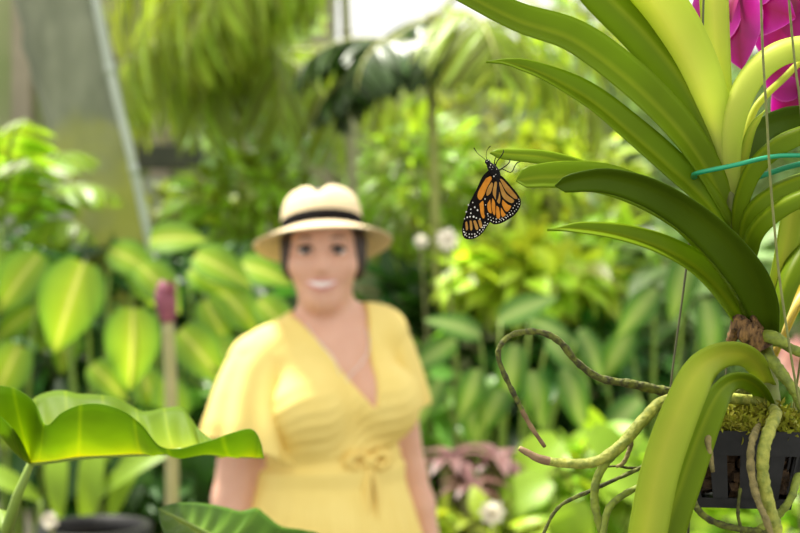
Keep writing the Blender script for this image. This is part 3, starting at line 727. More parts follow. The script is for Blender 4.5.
# dry sheath and stubs
mb = MB(); tube(mb, [P(736, 318, .888), P(745, 330, .882), (P(758, 340, .880)), P(764, 349, .879)], [.004, .0068, .0078, .0062], 12, 20, rough=.14, rng=random.Random(5)); 
tube(mb, [P(738, 322, .885), P(733, 335, .888), P(730, 346, .89)], [.004, .004, .002], 8, 10, rough=.2, rng=random.Random(6)); o = mb.build('dry_sheath', M['sheath'], orchid); o['label'] = 'dry brown leaf stub'
mb = MB(); tube(mb, [P(748, 300, .892), P(753, 318, .888), P(762, 330, .886)], [.0012, .0022, .002], 6, 12); tube(mb, [P(742, 268, .892), P(746, 290, .888), P(752, 312, .886)], [.0008, .0016, .001], 6, 12); mb.build('dry_fibre', M['sheath'], orchid)
# aerial roots: each its own part
def root_(pts, r, mat, rough=.05, tipmat=None, seg=10, seed=1):
    mb = MB(); p3 = [P(*q) for q in pts]; r3 = [S(x, pts[0][2]) for x in r]
    tube(mb, p3, r3, seg, max(20, len(pts) * 8), rough=rough, rng=random.Random(seed))
    mats = [mat]
    ob = mb.build('aerial_root', mats + ([tipmat] if tipmat else []), orchid)
    if tipmat:
        n = max(20, len(pts) * 8); k = int(n * .10) * seg
        for i, p in enumerate(ob.data.polygons):
            if i < k: p.material_index = 1
    return ob
root_([(545, 447, .845), (530, 425, .845), (518, 402, .845), (507, 380, .845), (499, 360, .845), (500, 346, .845), (514, 334, .847), (540, 332, .85), (560, 342, .852), (577, 362, .855), (600, 378, .86), (632, 384, .865), (665, 391, .875), (710, 395, .885), (765, 388, .90)], [2.0, 2.4, 2.6, 2.8, 2.8, 3, 3, 3.1, 3.4, 3.6, 3.8, 4.6, 5, 5.5, 6], M['root_dark'], .12, M['root_tip'])
root_([(519, 448, .82), (528, 453, .82), (540, 459, .82), (562, 463, .82), (594, 462, .82), (620, 446, .82), (645, 418, .825), (668, 400, .84), (720, 398, .87), (768, 402, .895)], [2.6, 3.6, 4.4, 4.8, 5.3, 6, 6.2, 6, 6, 6], M['root_pale'], .05, M['root_tip'])
root_([(612, 570, .825), (602, 533, .825), (595, 505, .825), (596, 482, .825), (606, 462, .824), (622, 446, .822), (640, 428, .825)], [3.5, 4, 4.2, 4.4, 4.6, 4.6, 3], M['root_green'], .06)
root_([(535, 560, .83), (545, 530, .83), (560, 506, .83), (590, 491, .83), (612, 481, .83), (634, 471, .835), (680, 450, .86), (740, 425, .89)], [1.4, 1.7, 1.9, 2.1, 2.1, 2.2, 2.4, 3], M['root_dark'], .12)
root_([(600, 570, .815), (604, 530, .815), (609, 508, .815), (622, 496, .818), (640, 486, .825), (690, 460, .86), (750, 430, .89)], [3, 3.4, 3.6, 3.4, 3.4, 4, 4], M['root_green'], .06)
root_([(616, 467, .835), (624, 462, .835), (630, 448, .835), (634, 432, .835), (648, 418, .84)], [1.4, 2.2, 2.4, 2.2, 2], M['root_tan'], .08)
root_([(603, 467, .84), (618, 466, .84), (635, 468, .845), (680, 462, .86), (745, 432, .89)], [.8, 1.3, 1.5, 2, 2], M['root_dark'], .1)
# roots over the basket
root_([(782, 570, .805), (777, 533, .808), (769, 505, .81), (763, 475, .81), (764, 448, .812), (772, 424, .825), (776, 414, .845), (772, 408, .88)], [6, 6.2, 6.4, 6.4, 6.2, 6.6, 6, 5], M['root_pale'], .10, seed=3)
root_([(775, 545, .80), (766, 520, .80), (757, 498, .805), (751, 470, .808), (751, 448, .81), (755, 433, .82), (762, 420, .86)], [3, 3.3, 3.6, 3.8, 3.8, 3.6, 3], M['root_tan'], .14, seed=4)
root_([(713, 472, .812), (710, 455, .812), (708, 438, .815), (716, 428, .84), (745, 422, .88)], [2, 3, 3.4, 3, 3], M['root_tan'], .1, seed=5)
root_([(770, 531, .84), (740, 529, .83), (712, 521, .83), (697, 508, .83), (691, 490, .835), (692, 478, .845)], [2.6, 3.2, 3.4, 3.4, 3, 2.4], M['root_dark'], .1, seed=6)
root_([(720, 545, .85), (752, 533, .84), (775, 518, .835), (790, 500, .83), (795, 485, .835), (800, 460, .85), (795, 432, .88)], [2.5, 3.4, 4, 4, 4, 4, 4], M['root_green'], .08, seed=7)
root_([(820, 470, .84), (806, 440, .84), (797, 428, .845), (789, 420, .86), (778, 415, .885)], [5, 5, 5, 5, 5], M['root_pale'], .08, seed=8)
root_([(806, 418, .862), (796, 394, .864), (782, 374, .867), (770, 358, .876), (764, 348, .89)], [5.5, 5.5, 6.0, 6.6, 6], M['root_green'], .10, seed=9)
root_([(788, 346, .865), (781, 341, .866), (772, 337, .870), (765, 336, .88)], [3, 6, 7, 6], M['root_green'], .04, seed=10)
root_([(830, 362, .87), (808, 355, .87), (792, 349, .87), (776, 340, .88)], [5, 5, 5, 5], M['root_green'], .06, seed=11)
root_([(744, 560, .84), (741, 530, .84), (738, 512, .842), (742, 480, .85), (750, 450, .87)], [1.3, 1.6, 1.8, 1.8, 1.8], M['root_dark'], .1, seed=12)
root_([(688, 535, .86), (690, 510, .86), (696, 490, .86), (720, 450, .88)], [1.2, 1.6, 1.8, 1.8], M['root_dark'], .1, seed=13)
# flower spike
mb = MB(); tube(mb, [P(738, 200, .90), P(742, 150, .90), P(752, 115, .905), P(765, 96, .91), P(790, 72, .925), P(815, 40, .94), P(820, -20, .945)], [.002, .0026, .0026, .0025, .0024, .0022, .0018], 10, 40); spike = mb.build('flower_spike', oy, orchid)
# flowers
def flower(px, py, Y, R, yaw, pitch, spin=0, seed=0):
    c = P(px, py, Y); 
    f = np.array([math.sin(yaw) * math.cos(pitch), -math.cos(yaw) * math.cos(pitch), math.sin(pitch)])
    u = nrm(np.array([0, 0, 1.0]) - f * f[2]); r = np.cross(u, f)
    fl = None
    mb = MB(); tube(mb, [P(px + 8, py + 4, Y + .035), c + f * -.01, c], [.0012, .0014, .0014], 8, 10); tube(mb, [c, c + f * .006, c + f * .009], [.0014, .0016, .001], 8, 8)
    fl = mb.build('flower', M['column_pink'], orchid)
    for k, (ang, ln, wd) in enumerate([(90, 1, .85), (90 + 75, 1.05, 1.05), (90 - 75, 1.05, 1.05), (90 + 148, 1.0, .95), (90 - 148, 1.0, .95)]):
        a = math.radians(ang + spin); d = math.cos(a) * r + math.sin(a) * u + f * .15
        tm = leaf_template(R * ln, R * wd, 10, .06, .18, 'ovate')
        v, fc, at = instance(tm, (c + f * .002 * (k % 2))[None], nrm(d)[None], f[None], np.array([1.0]))
        o = link_mesh('petal', v, fc, M['magenta'], fl, attr=at)
    d = -u * .8 + f * .6
    tm = leaf_template(R * .4, R * .3, 6, .25, .4, 'ovate'); v, fc, at = instance(tm, (c + f * .006)[None], nrm(d)[None], f[None], np.array([1.0])); link_mesh('lip', v, fc, M['magenta_lip'], fl, attr=at)
flower(792, -8, .965, .056, -.15, .05, 14)
flower(806, 84, .950, .034, -.25, -.2, -10)
flower(716, 20, .99, .020, .3, .1, 20)
flower(742, -4, .945, .052, -1.0, .0, 32)
for px, py, rr in ((741, 117, 3), (756, 143, 4.5)):
    mb = MB(); c = P(px, py, .925); q = P(px + 5, py - 14, .925)
    tube(mb, [c + [0, 0, -S(rr * 1.6, .92)], c, c + [0, 0, S(rr * 1.8, .92)]], [.0004, S(rr, .92), .0006], 8, 12); tube(mb, [c, q, P(px + 12, py - 30, .92)], [.0007] * 3, 6, 8)
    mb.build('flower_bud', M['magenta'], orchid)

# green tie
root = P(735, 170, .9)
mb = MB(); tube(mb, [P(870, 158, .865), P(800, 155.5, .862), P(770, 157, .861), P(735, 165, .860), P(700, 172.5, .862), P(694, 176, .885), P(700, 186, .915), P(735, 186, .92), P(747, 181, .905), P(770, 173, .902), P(800, 164, .90), P(870, 150, .90)], [.0022] * 12, 8, 90, squash=.7)
tag(mb.build('plant_tie', M['green_tie'], loc=root), 'bright green plastic tie looped round the orchid leaves', 'tie')

# basket
bc = P(735, 470, .88)
basket = thing('orchid_basket', P(735, 512, .88), 'square black plastic slatted basket with hanging wires below the orchid', 'basket')
ztop = P(0, 431, .84)[2]; zrim = P(0, 456, .84)[2]; zbot = P(0, 511, .84)[2]
yaw = math.radians(-9)
def bx(a, b, z): # local to world
    return np.array([bc[0] + a * math.cos(yaw) - b * math.sin(yaw), bc[1] + a * math.sin(yaw) + b * math.cos(yaw), z])
hw_t, hw_b = S(65, .845), S(50, .845)
def half(z): return hw_b + (hw_t - hw_b) * (z - zbot) / (ztop - zbot)
def slab(mb, side, a0, a1, z0, z1, t=.0025, off=0.0):
    pts = []
    for z in (z0, z1):
        h = half(z) + off
        for a in (a0, a1):
            for d in (h, h - t):
                fa = a * h
                p = {0: (fa, -d), 1: (d, fa), 2: (-fa, d), 3: (-d, -fa)}[side]
                pts.append(bx(p[0], p[1], z))
    mb.add(pts, [(0, 2, 6, 4), (1, 5, 7, 3), (0, 1, 3, 2), (4, 6, 7, 5), (0, 4, 5, 1), (2, 3, 7, 6)])
mb = MB()
for s in range(4): slab(mb, s, -1, 1, zrim, ztop, .003, .0012)
mb.build('rim', M['basket'], basket, smooth=False)
mb = MB()
for s in range(4):
    for a0, a1 in ((-1, -.72), (-.50, -.22), (-.0, .30), (.48, .72), (.9, 1)) if s == 0 else ((-1, -.75), (-.5, -.25), (.0, .25), (.5, .75), (.9, 1)):
        slab(mb, s, a0, a1, zbot + .006, zrim + .001)
    slab(mb, s, -1, 1, zbot, zbot + .0065)
mb.build('slatted_side', M['basket'], basket, smooth=False)
mb = MB(); pts = []
for z in (zbot, zbot + .003):
    for a, b in ((-1, -1), (1, -1), (1, 1), (-1, 1)): pts.append(bx(a * hw_b, b * hw_b, z))
mb.add(pts, [(3, 2, 1, 0), (4, 5, 6, 7), (0, 1, 5, 4), (1, 2, 6, 5), (2, 3, 7, 6), (3, 0, 4, 7)]); mb.build('base', M['basket'], basket, smooth=False)
def wire(pts, r, mat, label=None):
    mb = MB(); tube(mb, [np.array(p) for p in pts], [r] * len(pts), 6, 30); o = mb.build('hanging_wire', mat, basket)
    if label: o['label'] = label
cL = bx(-hw_t, hw_t, ztop - .004); cR = bx(hw_t, -hw_t, ztop - .004); cB = bx(hw_t, hw_t, ztop - .004); cF = bx(-hw_t, -hw_t, ztop - .004)
wire([P(706, -60, .893), P(703.5, 0, .893), P(702, 50, .896), P(697, 130, .915), P(690, 236, .925), P(672, 375, .925), cL], .0008, M['wire'], 'dark thin wire')
wire([P(760, -60, .835), P(761, 0, .835), P(763, 56, .835), P(767, 120, .835), P(770, 175, .833), P(777.5, 260, .83), P(782.5, 300, .828), P(796, 385, .826), cR], .0008, M['wire_string'])
wire([P(785, -60, .86), P(789, 0, .86), P(795, 65, .86), P(801, 112, .86), P(812, 260, .88), cB], .0008, M['wire_string'])
wire([P(733, 318, .93), P(727, 345, .93), P(724, 400, .925), bx(-.3 * hw_t, hw_t, ztop - .004)], .0007, M['wire'])
# growing mix inside the basket
mb = MB(); rr = np.random.default_rng(4)
for k in range(240):
    z = rr.uniform(zbot + .008, ztop - .004); h = half(z) - .007
    p = bx(rr.uniform(-h, h), rr.uniform(-h, h), z); s = rr.uniform(.003, .006)
    V = [p + (np.array(q) * s * rr.uniform(.5, 1.2, 3)) for q in ((-1,-1,-1),(1,-1,-1),(1,1,-1),(-1,1,-1),(-1,-1,1),(1,-1,1),(1,1,1),(-1,1,1))]
    mb.add(V, [(0,3,2,1),(4,5,6,7),(0,1,5,4),(1,2,6,5),(2,3,7,6),(3,0,4,7)])
tag(mb.build('bark_chips', M['bark_mix'], smooth=False, loc=bc), 'dark bark chips filling the black basket', 'bark', kind='stuff')
# moss
tm = leaf_template(.0058, .0022, 2, .1, .4, 'lance'); N = 3200
pos = []
for k in range(N):
    a = rr.uniform(-1.02, 1.02) * hw_t; b = rr.uniform(-1.02, 1.02) * hw_t
    hh = .006 * (math.sin(a * 220 + 1) * math.sin(b * 190) + 1) + .007 * max(0, 1 - math.hypot(a - .022, b) / .03)
    pos.append(bx(a, b, ztop - .004 + hh * rr.uniform(.3, 1.0) + .002))
d = rr.normal(size=(N, 3)) + [0, -.2, .5]
v, f, a = instance(tm, np.array(pos), d, rr.normal(size=(N, 3)) + [0, 0, .6], rr.uniform(.6, 1.3, N))
o = link_mesh('moss', v, f, M['moss'], attr=a, loc=bx(0, 0, ztop)); tag(o, 'yellow-green moss on top of the basket around the orchid stem', 'moss', kind='stuff')

# ------------------------------------------------------------------ butterfly
BY = .866
def bp(x, y, dy=0.0): return P(455 + x / 5.08, 140 + y / 5.08, BY + dy)
def prism(mb, poly, y0, y1, mi=0):
    n = len(poly)
    V = [bp(x, y, 0) + [0, y0, 0] for x, y in poly] + [bp(x, y, 0) + [0, y1, 0] for x, y in poly]
    F = [tuple(range(n - 1, -1, -1)), tuple(range(n, 2 * n))] + [(i, (i + 1) % n, n + (i + 1) % n, n + i) for i in range(n)]
    mb.add(V, F, mi)
def smooth_poly(poly, n=60):
    p = np.array(poly + [poly[0]], float); return [tuple(q[:2]) for q in catmull(np.hstack([p, np.zeros((len(p), 1))]), n)[:-1]]
def shrink(p, k=.90):
    c = np.mean(np.array(p), axis=0); return [tuple(c + (np.array(q) - c) * k) for q in p]
def spots(mb, pts, y, dirn):
    for (x, y_, r_) in pts:
        r_ *= .82
        poly = [(x + r_ * math.cos(a) * .85, y_ + r_ * math.sin(a)) for a in np.linspace(0, 2 * math.pi, 9)[:-1]]
        prism(mb, poly, y, y + dirn * .00012, 3)
hind_out = smooth_poly([(208, 172), (240, 186), (285, 235), (322, 282), (334, 312), (328, 345), (304, 380), (270, 404), (232, 424), (198, 428), (176, 414), (158, 398), (148, 372), (150, 310), (160, 255), (186, 200)])
hind_cells = [[(222, 194), (240, 199), (318, 290), (318, 304), (302, 302), (256, 258)], [(217, 204), (231, 217), (260, 274), (304, 310), (294, 326), (270, 318), (238, 287)],
  [(199, 210), (212, 210), (231, 290), (226, 330), (212, 316), (189, 272)], [(239, 300), (266, 326), (287, 338), (268, 366), (252, 360), (236, 326)], [(232, 340), (250, 368), (258, 382), (240, 394), (231, 372)],
  [(209, 330), (223, 344), (229, 394), (213, 402), (207, 368)], [(189, 290), (203, 318), (204, 384), (192, 378), (184, 330)], [(178, 298), (184, 350), (185, 376), (168, 366), (162, 328)], [(186, 212), (194, 222), (182, 268), (160, 288), (158, 264), (170, 234)]]
hind_or = [3, 4, 5, 6, 7]
fore_out = smooth_poly([(172, 152), (140, 185), (108, 252), (74, 320), (50, 390), (36, 448), (40, 488), (60, 504), (95, 502), (130, 482), (152, 455), (170, 428), (185, 400), (200, 330), (215, 230), (205, 175)])
fore_cells = [[(158, 190), (184, 178), (190, 196), (166, 238), (148, 282), (128, 312), (112, 300), (112, 272), (132, 232)], [(122, 322), (142, 304), (147, 340), (153, 384), (146, 404), (131, 384)], [(150, 298), (160, 300), (158, 360), (154, 350)]]
fore_tan = [[(52, 420), (60, 414), (66, 450), (56, 458)], [(74, 410), (84, 412), (88, 452), (78, 458)], [(92, 412), (104, 410), (118, 448), (106, 456)], [(116, 408), (130, 408), (138, 440), (128, 446)]]
rs = random.Random(8)
def along(path, n, r0, jit=2.0):
    c = catmull(np.hstack([np.array(path, float), np.zeros((len(path), 1))]), n); return [(p[0] + rs.uniform(-jit, jit), p[1] + rs.uniform(-jit, jit), r0 * rs.uniform(.75, 1.2)) for p in c]
hind_sp = along([(324, 300), (322, 332), (300, 366), (262, 394), (225, 414), (195, 416), (170, 402)], 17, 3.6) + along([(311, 322), (290, 354), (262, 384), (226, 404), (190, 398), (168, 386)], 13, 3.2) + [(152, 300, 4.5), (155, 330, 3.5), (165, 376, 4)]
fore_sp = along([(44, 455), (50, 480), (68, 493), (95, 493), (125, 474), (148, 448), (164, 424)], 14, 4.2) + along([(44, 466), (64, 476), (95, 478), (120, 463), (142, 440), (150, 420)], 10, 4.4) + [(68, 330, 5), (57, 365, 5), (80, 352, 4.5), (100, 342, 6), (114, 357, 6), (80, 372, 5), (62, 393, 5.5), (76, 390, 5), (94, 390, 7), (108, 396, 5), (90, 318, 4), (126, 402, 4.5), (48, 400, 4)]
fly = thing('butterfly', bp(205, 165), 'orange and black butterfly with white-spotted wings hanging under an orchid leaf tip', 'butterfly')
wm = [M['wing_black'], M['wing_orange'], M['wing_tan'], M['wing_white']]
for side, y in ((-1, -.0011), (1, .0011)):
    f_ = side
    yf = y * .6
    mb = MB(); prism(mb, fore_out, yf - .0001, yf + .0001, 0)
    for c_ in fore_cells: prism(mb, shrink(smooth_poly(c_, 30)), yf + f_ * .0001, yf + f_ * .0002, 1)
    for c_ in fore_tan: prism(mb, smooth_poly(c_, 20), yf + f_ * .0001, yf + f_ * .0002, 2)
    spots(mb, fore_sp, yf + f_ * .0001, f_)
    mb.build('forewing', wm, fly, smooth=False)
    yh = y * 1.15
    mb = MB(); prism(mb, hind_out, yh - .0001, yh + .0001, 0)
    for i, c_ in enumerate(hind_cells): prism(mb, shrink(smooth_poly(c_, 30)), yh + f_ * .0001, yh + f_ * .0002, 1 if i in hind_or else 2)
    spots(mb, hind_sp, yh + f_ * .0001, f_)
    mb.build('hindwing', wm, fly, smooth=False)
mb = MB()
tube(mb, [bp(158, 100), bp(163, 108), bp(170, 118), bp(182, 135), bp(198, 155), bp(212, 180), bp(218, 215), bp(216, 270), bp(208, 320), bp(200, 345)], [.0006, .0017, .0016, .0026, .0031, .0026, .0017, .0018, .0014, .0004], 12, 60)
body = mb.build('body', M['fly_body'], fly)
mb = MB()
for (x, y_, r_) in [(162, 110, 2.6), (170, 104, 2.2), (172, 122, 2.6), (180, 128, 2.6), (176, 140, 2.2), (190, 140, 2.8), (186, 152, 2.4), (198, 150, 2.4), (200, 165, 2.8), (196, 186, 3.6), (206, 176, 2.4), (210, 150, 2.2)]:
    ellipsoid(mb, bp(x, y_) + [0, -.0025 if x > 175 else -.0014, 0], (r_ / 5.08 * S(1, BY),) * 3, 8, 6)
mb.build('white_dots', M['wing_white'], body)
for pts in ([(163, 101), (158, 78), (164, 50), (180, 30)], [(158, 104), (140, 88), (115, 68), (96, 40)]):
    mb = MB(); dy = 0 if pts[0][0] == 163 else .006
    tube(mb, [bp(x, y, dy * i / 3) for i, (x, y) in enumerate(pts)], [.00022, .0002, .0002, .0004], 6, 20); mb.build('antenna', M['wing_black'], fly)
for pts in ([(205, 138, 0), (212, 112, -.001), (234, 82, -.002), (246, 62, -.001), (246, 50, 0.0)], [(208, 135, .001), (200, 115, .002), (205, 95, .004), (215, 80, .005)], [(215, 155, 0), (236, 146, -.001), (262, 128, -.002), (276, 112, 0), (280, 98, .003)], [(218, 160, 0), (240, 148, -.001), (284, 164, -.003), (304, 132, -.002), (316, 116, 0), (332, 110, .002)]):
    mb = MB(); tube(mb, [bp(x, y, d) for x, y, d in pts], [.0004] + [.00034] * (len(pts) - 2) + [.00022], 6, 30); mb.build('leg', M['wing_black'], fly)

# ------------------------------------------------------------------ woman (signed-distance modelling)
class Field:
    def __init__(s, xs, ys, zs):
        s.x, s.y, s.z = [np.asarray(a, np.float32) for a in (xs, ys, zs)]
        s.d = np.full((len(xs), len(ys), len(zs)), .3, np.float32)
    def sub(s, lo, hi, m=.06):
        ix = [np.searchsorted(a, [lo[i] - m, hi[i] + m]) for i, a in enumerate((s.x, s.y, s.z))]
        sl = tuple(slice(int(q[0]), int(q[1])) for q in ix)
        X = s.x[sl[0]][:, None, None]; Yy = s.y[sl[1]][None, :, None]; Z = s.z[sl[2]][None, None, :]
        return sl, X, Yy, Z
    def blend(s, sl, e, k, op='add'):
        d = s.d[sl]
        if op == 'add':
            h = np.clip(.5 + .5 * (d - e) / k, 0, 1); s.d[sl] = d * (1 - h) + e * h - k * h * (1 - h)
        else:
            h = np.clip(.5 - .5 * (d + e) / k, 0, 1); s.d[sl] = d * (1 - h) - e * h + k * h * (1 - h)
    def ell(s, c, r, k=.02, R=None, op='add'):
        m = max(r); sl, X, Yy, Z = s.sub([c[i] - m for i in range(3)], [c[i] + m for i in range(3)])
        X = X - c[0]; Yy = Yy - c[1]; Z = Z - c[2]
        if R is not None:
            X, Yy, Z = (R[0][0] * X + R[0][1] * Yy + R[0][2] * Z, R[1][0] * X + R[1][1] * Yy + R[1][2] * Z, R[2][0] * X + R[2][1] * Yy + R[2][2] * Z)
        k0 = np.sqrt((X / r[0]) ** 2 + (Yy / r[1]) ** 2 + (Z / r[2]) ** 2)
        k1 = np.sqrt((X / r[0] ** 2) ** 2 + (Yy / r[1] ** 2) ** 2 + (Z / r[2] ** 2) ** 2) + 1e-6
        s.blend(sl, (k0 * (k0 - 1) / k1).astype(np.float32), k, op)
    def cone(s, a, b, ra, rb, k=.02, op='add'):
        a = np.asarray(a, float); b = np.asarray(b, float); r = max(ra, rb)
        sl, X, Yy, Z = s.sub(np.minimum(a, b) - r, np.maximum(a, b) + r)
        d = b - a; L2 = float(d @ d)
        t = np.clip(((X - a[0]) * d[0] + (Yy - a[1]) * d[1] + (Z - a[2]) * d[2]) / L2, 0, 1)
        e = np.sqrt((X - a[0] - t * d[0]) ** 2 + (Yy - a[1] - t * d[1]) ** 2 + (Z - a[2] - t * d[2]) ** 2) - (ra + (rb - ra) * t)
        s.blend(sl, e.astype(np.float32), k, op)
    def mesh(s):
        d = s.d; ins = d < 0
        nx, ny, nz = d.shape
        c8 = np.zeros((nx - 1, ny - 1, nz - 1), np.int8)
        for i in (0, 1):
            for j in (0, 1):
                for k in (0, 1): c8 += ins[i:nx - 1 + i, j:ny - 1 + j, k:nz - 1 + k]
        act = np.argwhere((c8 > 0) & (c8 < 8)); idx = np.full(c8.shape, -1, np.int64); idx[tuple(act.T)] = np.arange(len(act))
        co = np.stack(np.meshgrid(np.arange(2), np.arange(2), np.arange(2), indexing='ij'), -1).reshape(-1, 3)
        acc = np.zeros((len(act), 3)); cnt = np.zeros(len(act))
        G = (s.x, s.y, s.z)
        for ax in range(3):
            for o in co:
                if o[ax]: continue
                p0 = act + o; p1 = p0.copy(); p1[:, ax] += 1
                d0 = d[tuple(p0.T)]; d1 = d[tuple(p1.T)]; m = (d0 < 0) != (d1 < 0)
                t = np.where(m, d0 / np.where(m, d0 - d1, 1), 0)
                q = np.stack([G[a][p0[:, a]] + (t * (G[a][p1[:, a]] - G[a][p0[:, a]])) for a in range(3)], -1)
                acc += q * m[:, None]; cnt += m
        V = acc / cnt[:, None]; faces = []
        for ax in range(3):
            a1, a2 = (ax + 1) % 3, (ax + 2) % 3
            A = [slice(None)] * 3; B = [slice(None)] * 3; A[ax] = slice(0, -1); B[ax] = slice(1, None)
            cr = ins[tuple(A)] != ins[tuple(B)]; e = np.argwhere(cr)
            e = e[(e[:, a1] > 0) & (e[:, a2] > 0) & (e[:, a1] < d.shape[a1] - 1) & (e[:, a2] < d.shape[a2] - 1)]
            fl = ins[tuple(e.T)]
            def nb(da, db):
                q = e.copy(); q[:, a1] += da; q[:, a2] += db; return idx[tuple(q.T)]
            q = np.stack([nb(-1, -1), nb(0, -1), nb(0, 0), nb(-1, 0)], -1)
            q[~fl] = q[~fl][:, ::-1]; faces.append(q)
        return V, np.vstack(faces)

TH = math.radians(25); O0 = np.array([-.150, 2.76, 0]); rv = np.array([-math.cos(TH), -math.sin(TH), 0]); fv = np.array([math.sin(TH), -math.cos(TH), 0])
def T(a, b, z): return O0 + a * rv + b * fv + np.array([0, 0, z])
RT = [list(rv), list(fv), [0, 0, 1]]          # world -> torso axes
HX, HYc = -.157, 2.765
def axis(segs):
    out = [segs[0][0]]
    for a, b, h in segs: out += list(np.linspace(a, b, max(2, int(round((b - a) / h)) + 1))[1:])
    return np.array(out)
xs = axis([(-.46, -.24, .005), (-.24, -.05, .0032), (-.05, .24, .005)]); ys = axis([(2.42, 2.64, .006), (2.64, 2.80, .0032), (2.80, 3.06, .006)])
zs = axis([(-.02, .60, .008), (.60, .84, .004), (.84, 1.39, .006), (1.39, 1.67, .0032)])

def torso(F, g=0.0, legs=True):
    F.ell(T(0, 0, 1.24), (.152 + g, .100 + g, .165 + g), .02, RT)
    F.cone(T(.138, -.01, 1.303), T(-.118, -.01, 1.360), .046 + g, .046 + g, .04)
    F.cone(T(.03, -.01, 1.385), T(.13, -.01, 1.312), .034 + g, .036 + g, .03)
    F.cone(T(-.03, -.01, 1.405), T(-.115, -.01, 1.368), .034 + g, .036 + g, .03)
    for s in (1, -1): F.ell(T(.076 * s - .008, .082, 1.218 + (-.006 if s > 0 else .006)), (.076 + g, .068 + g, .074 + g), .03, RT)
    F.ell(T(0, .01, 1.08), (.146 + g, .112 + g, .13 + g), .05, RT)
    F.ell(T(0, -.01, .90), (.188 + g, .140 + g, .16 + g), .06, RT)

B_ = Field(xs, ys, zs)
torso(B_)
# legs and feet
for s in (1, -1):
    B_.cone(T(.092 * s, 0, .84), T(.088 * s, .005, .50), .088, .056, .03)
    B_.cone(T(.088 * s, .005, .50), T(.086 * s, -.012, .32), .054, .052, .02)
    B_.cone(T(.086 * s, -.012, .32), T(.084 * s, -.015, .085), .052, .034, .02)
    B_.cone(T(.084 * s, -.03, .045), T(.092 * s, .12, .03), .036, .026, .03)
    for q in range(5): B_.cone(T(.092 * s + (q - 2) * .013, .12, .024), T(.092 * s + (q - 2) * .015, .158 - abs(q - 1.5) * .006, .016), .011, .0085, .006)
# arms: (shoulder, elbow, wrist)
arms = [(T(.152, -.005, 1.300), T(.196, -.015, 1.03), T(.215, .035, .80), 1.0), (T(-.130, -.005, 1.350), T(-.196, -.02, 1.06), T(-.240, .03, .83), .84)]
for sh, el, wr, g in arms:
    sg = 1 if g == 1.0 else -1
    B_.cone(sh, sh * .55 + el * .45, .056 * g, .054 * g, .03); B_.cone(sh * .55 + el * .45, el, .054 * g, .042 * g, .03)
    B_.cone(el, el * .7 + wr * .3, .042 * g, .042 * g, .02); B_.cone(el * .7 + wr * .3, wr, .042 * g, .027 * g, .02)
    dn = nrm(wr - el); ps = wr + dn * .055
    B_.cone(wr, ps, .025, .024, .02)
    acr = nrm(fv - dn * np.dot(fv, dn)); inn = np.cross(dn, acr) * -sg
    for q in range(-2, 3): B_.cone(wr + dn * .02 + acr * q * .008, wr + dn * .085 + acr * q * .010, .012, .0115, .010)
    for q, ln in zip((-1.5, -.5, .5, 1.5), (.062, .078, .085, .076)):
        k0 = wr + dn * .088 + acr * q * .0195; k1 = k0 + dn * ln * .5 + inn * -.004; k2 = k1 + nrm(dn * .9 - rv * sg * .35) * ln * .5
        B_.cone(k0 - dn * .012, k1, .0092, .0082, .003); B_.cone(k1, k2, .0082, .0068, .002)
    t0 = wr + dn * .025 + acr * .022; t1 = t0 + nrm(dn * .75 + acr * .65) * .042; t2 = t1 + nrm(dn * .95 + acr * .2) * .032
    B_.cone(t0, t1, .013, .0105, .008); B_.cone(t1, t2, .0105, .008, .003)
# neck and head
B_.cone(T(0, -.005, 1.36), (HX, 2.768, 1.47), .056, .052, .03)
B_.ell((HX, HYc, 1.555), (.076, .095, .100), .02)
B_.ell((HX, 2.728, 1.494), (.0620, .066, .078), .03)
B_.ell((HX, 2.700, 1.433), (.034, .030, .026), .028)            # chin
for s in (1, -1):
    B_.ell((HX + .042 * s, 2.704, 1.500), (.026, .022, .022), .022)  # cheeks raised by the smile
    B_.ell((HX + .076 * s, 2.765, 1.515), (.012, .020, .030), .008)  # ears
    B_.ell((HX + .032 * s, 2.667, 1.532), (.019, .016, .012), .016, op='sub')
    B_.ell((HX + .030 * s, 2.686, 1.552), (.024, .012, .008), .012)  # brow
    B_.ell((HX + .0115 * s, 2.670, 1.4945), (.0075, .009, .006), .006) # nostrils
B_.cone((HX, 2.684, 1.538), (HX, 2.662, 1.499), .0085, .0100, .014)  # nose
B_.ell((HX, 2.666, 1.4645), (.034, .010, .008), .006, op='sub')      # open smile
me_v, me_f = B_.mesh()
zmin = me_v[:, 2].min()
PB = np.array([O0[0], O0[1], 0])
woman = thing('person', PB, 'smiling woman in a pale yellow V-neck dress and banded straw hat standing among the plants', 'person')
body = link_mesh('body', me_v, me_f, M['skin'], woman)
sm = body.modifiers.new('smooth', 'SMOOTH'); sm.iterations = 3; sm.factor = .5

# face details
for s in (1, -1):
    mb = MB(); ellipsoid(mb, (HX + .032 * s, 2.689, 1.531), (.0145, .012, .0095), 20, 14)
    eye = mb.build('eye', M['eye_white'], woman)
    mb = MB(); ellipsoid(mb, (HX + .032 * s, 2.6785, 1.531), (.0072, .0028, .0072), 14, 8); mb.build('iris', M['iris'], eye)
    mb = MB(); tube(mb, [(HX + .016 * s, 2.682, 1.533), (HX + .024 * s, 2.674, 1.5395), (HX + .034 * s, 2.674, 1.5405), (HX + .046 * s, 2.682, 1.535), (HX + .050 * s, 2.686, 1.536)], [.0016, .0034, .0038, .003, .001], 8, 24); mb.build('eyelashes', M['hair'], eye)
    mb = MB(); tube(mb, [(HX + .014 * s, 2.673, 1.5535), (HX + .026 * s, 2.670, 1.559), (HX + .040 * s, 2.675, 1.559), (HX + .052 * s, 2.686, 1.552)], [.0026, .0032, .0026, .0010], 8, 20, squash=.6); mb.build('eyebrow', M['hair'], woman)
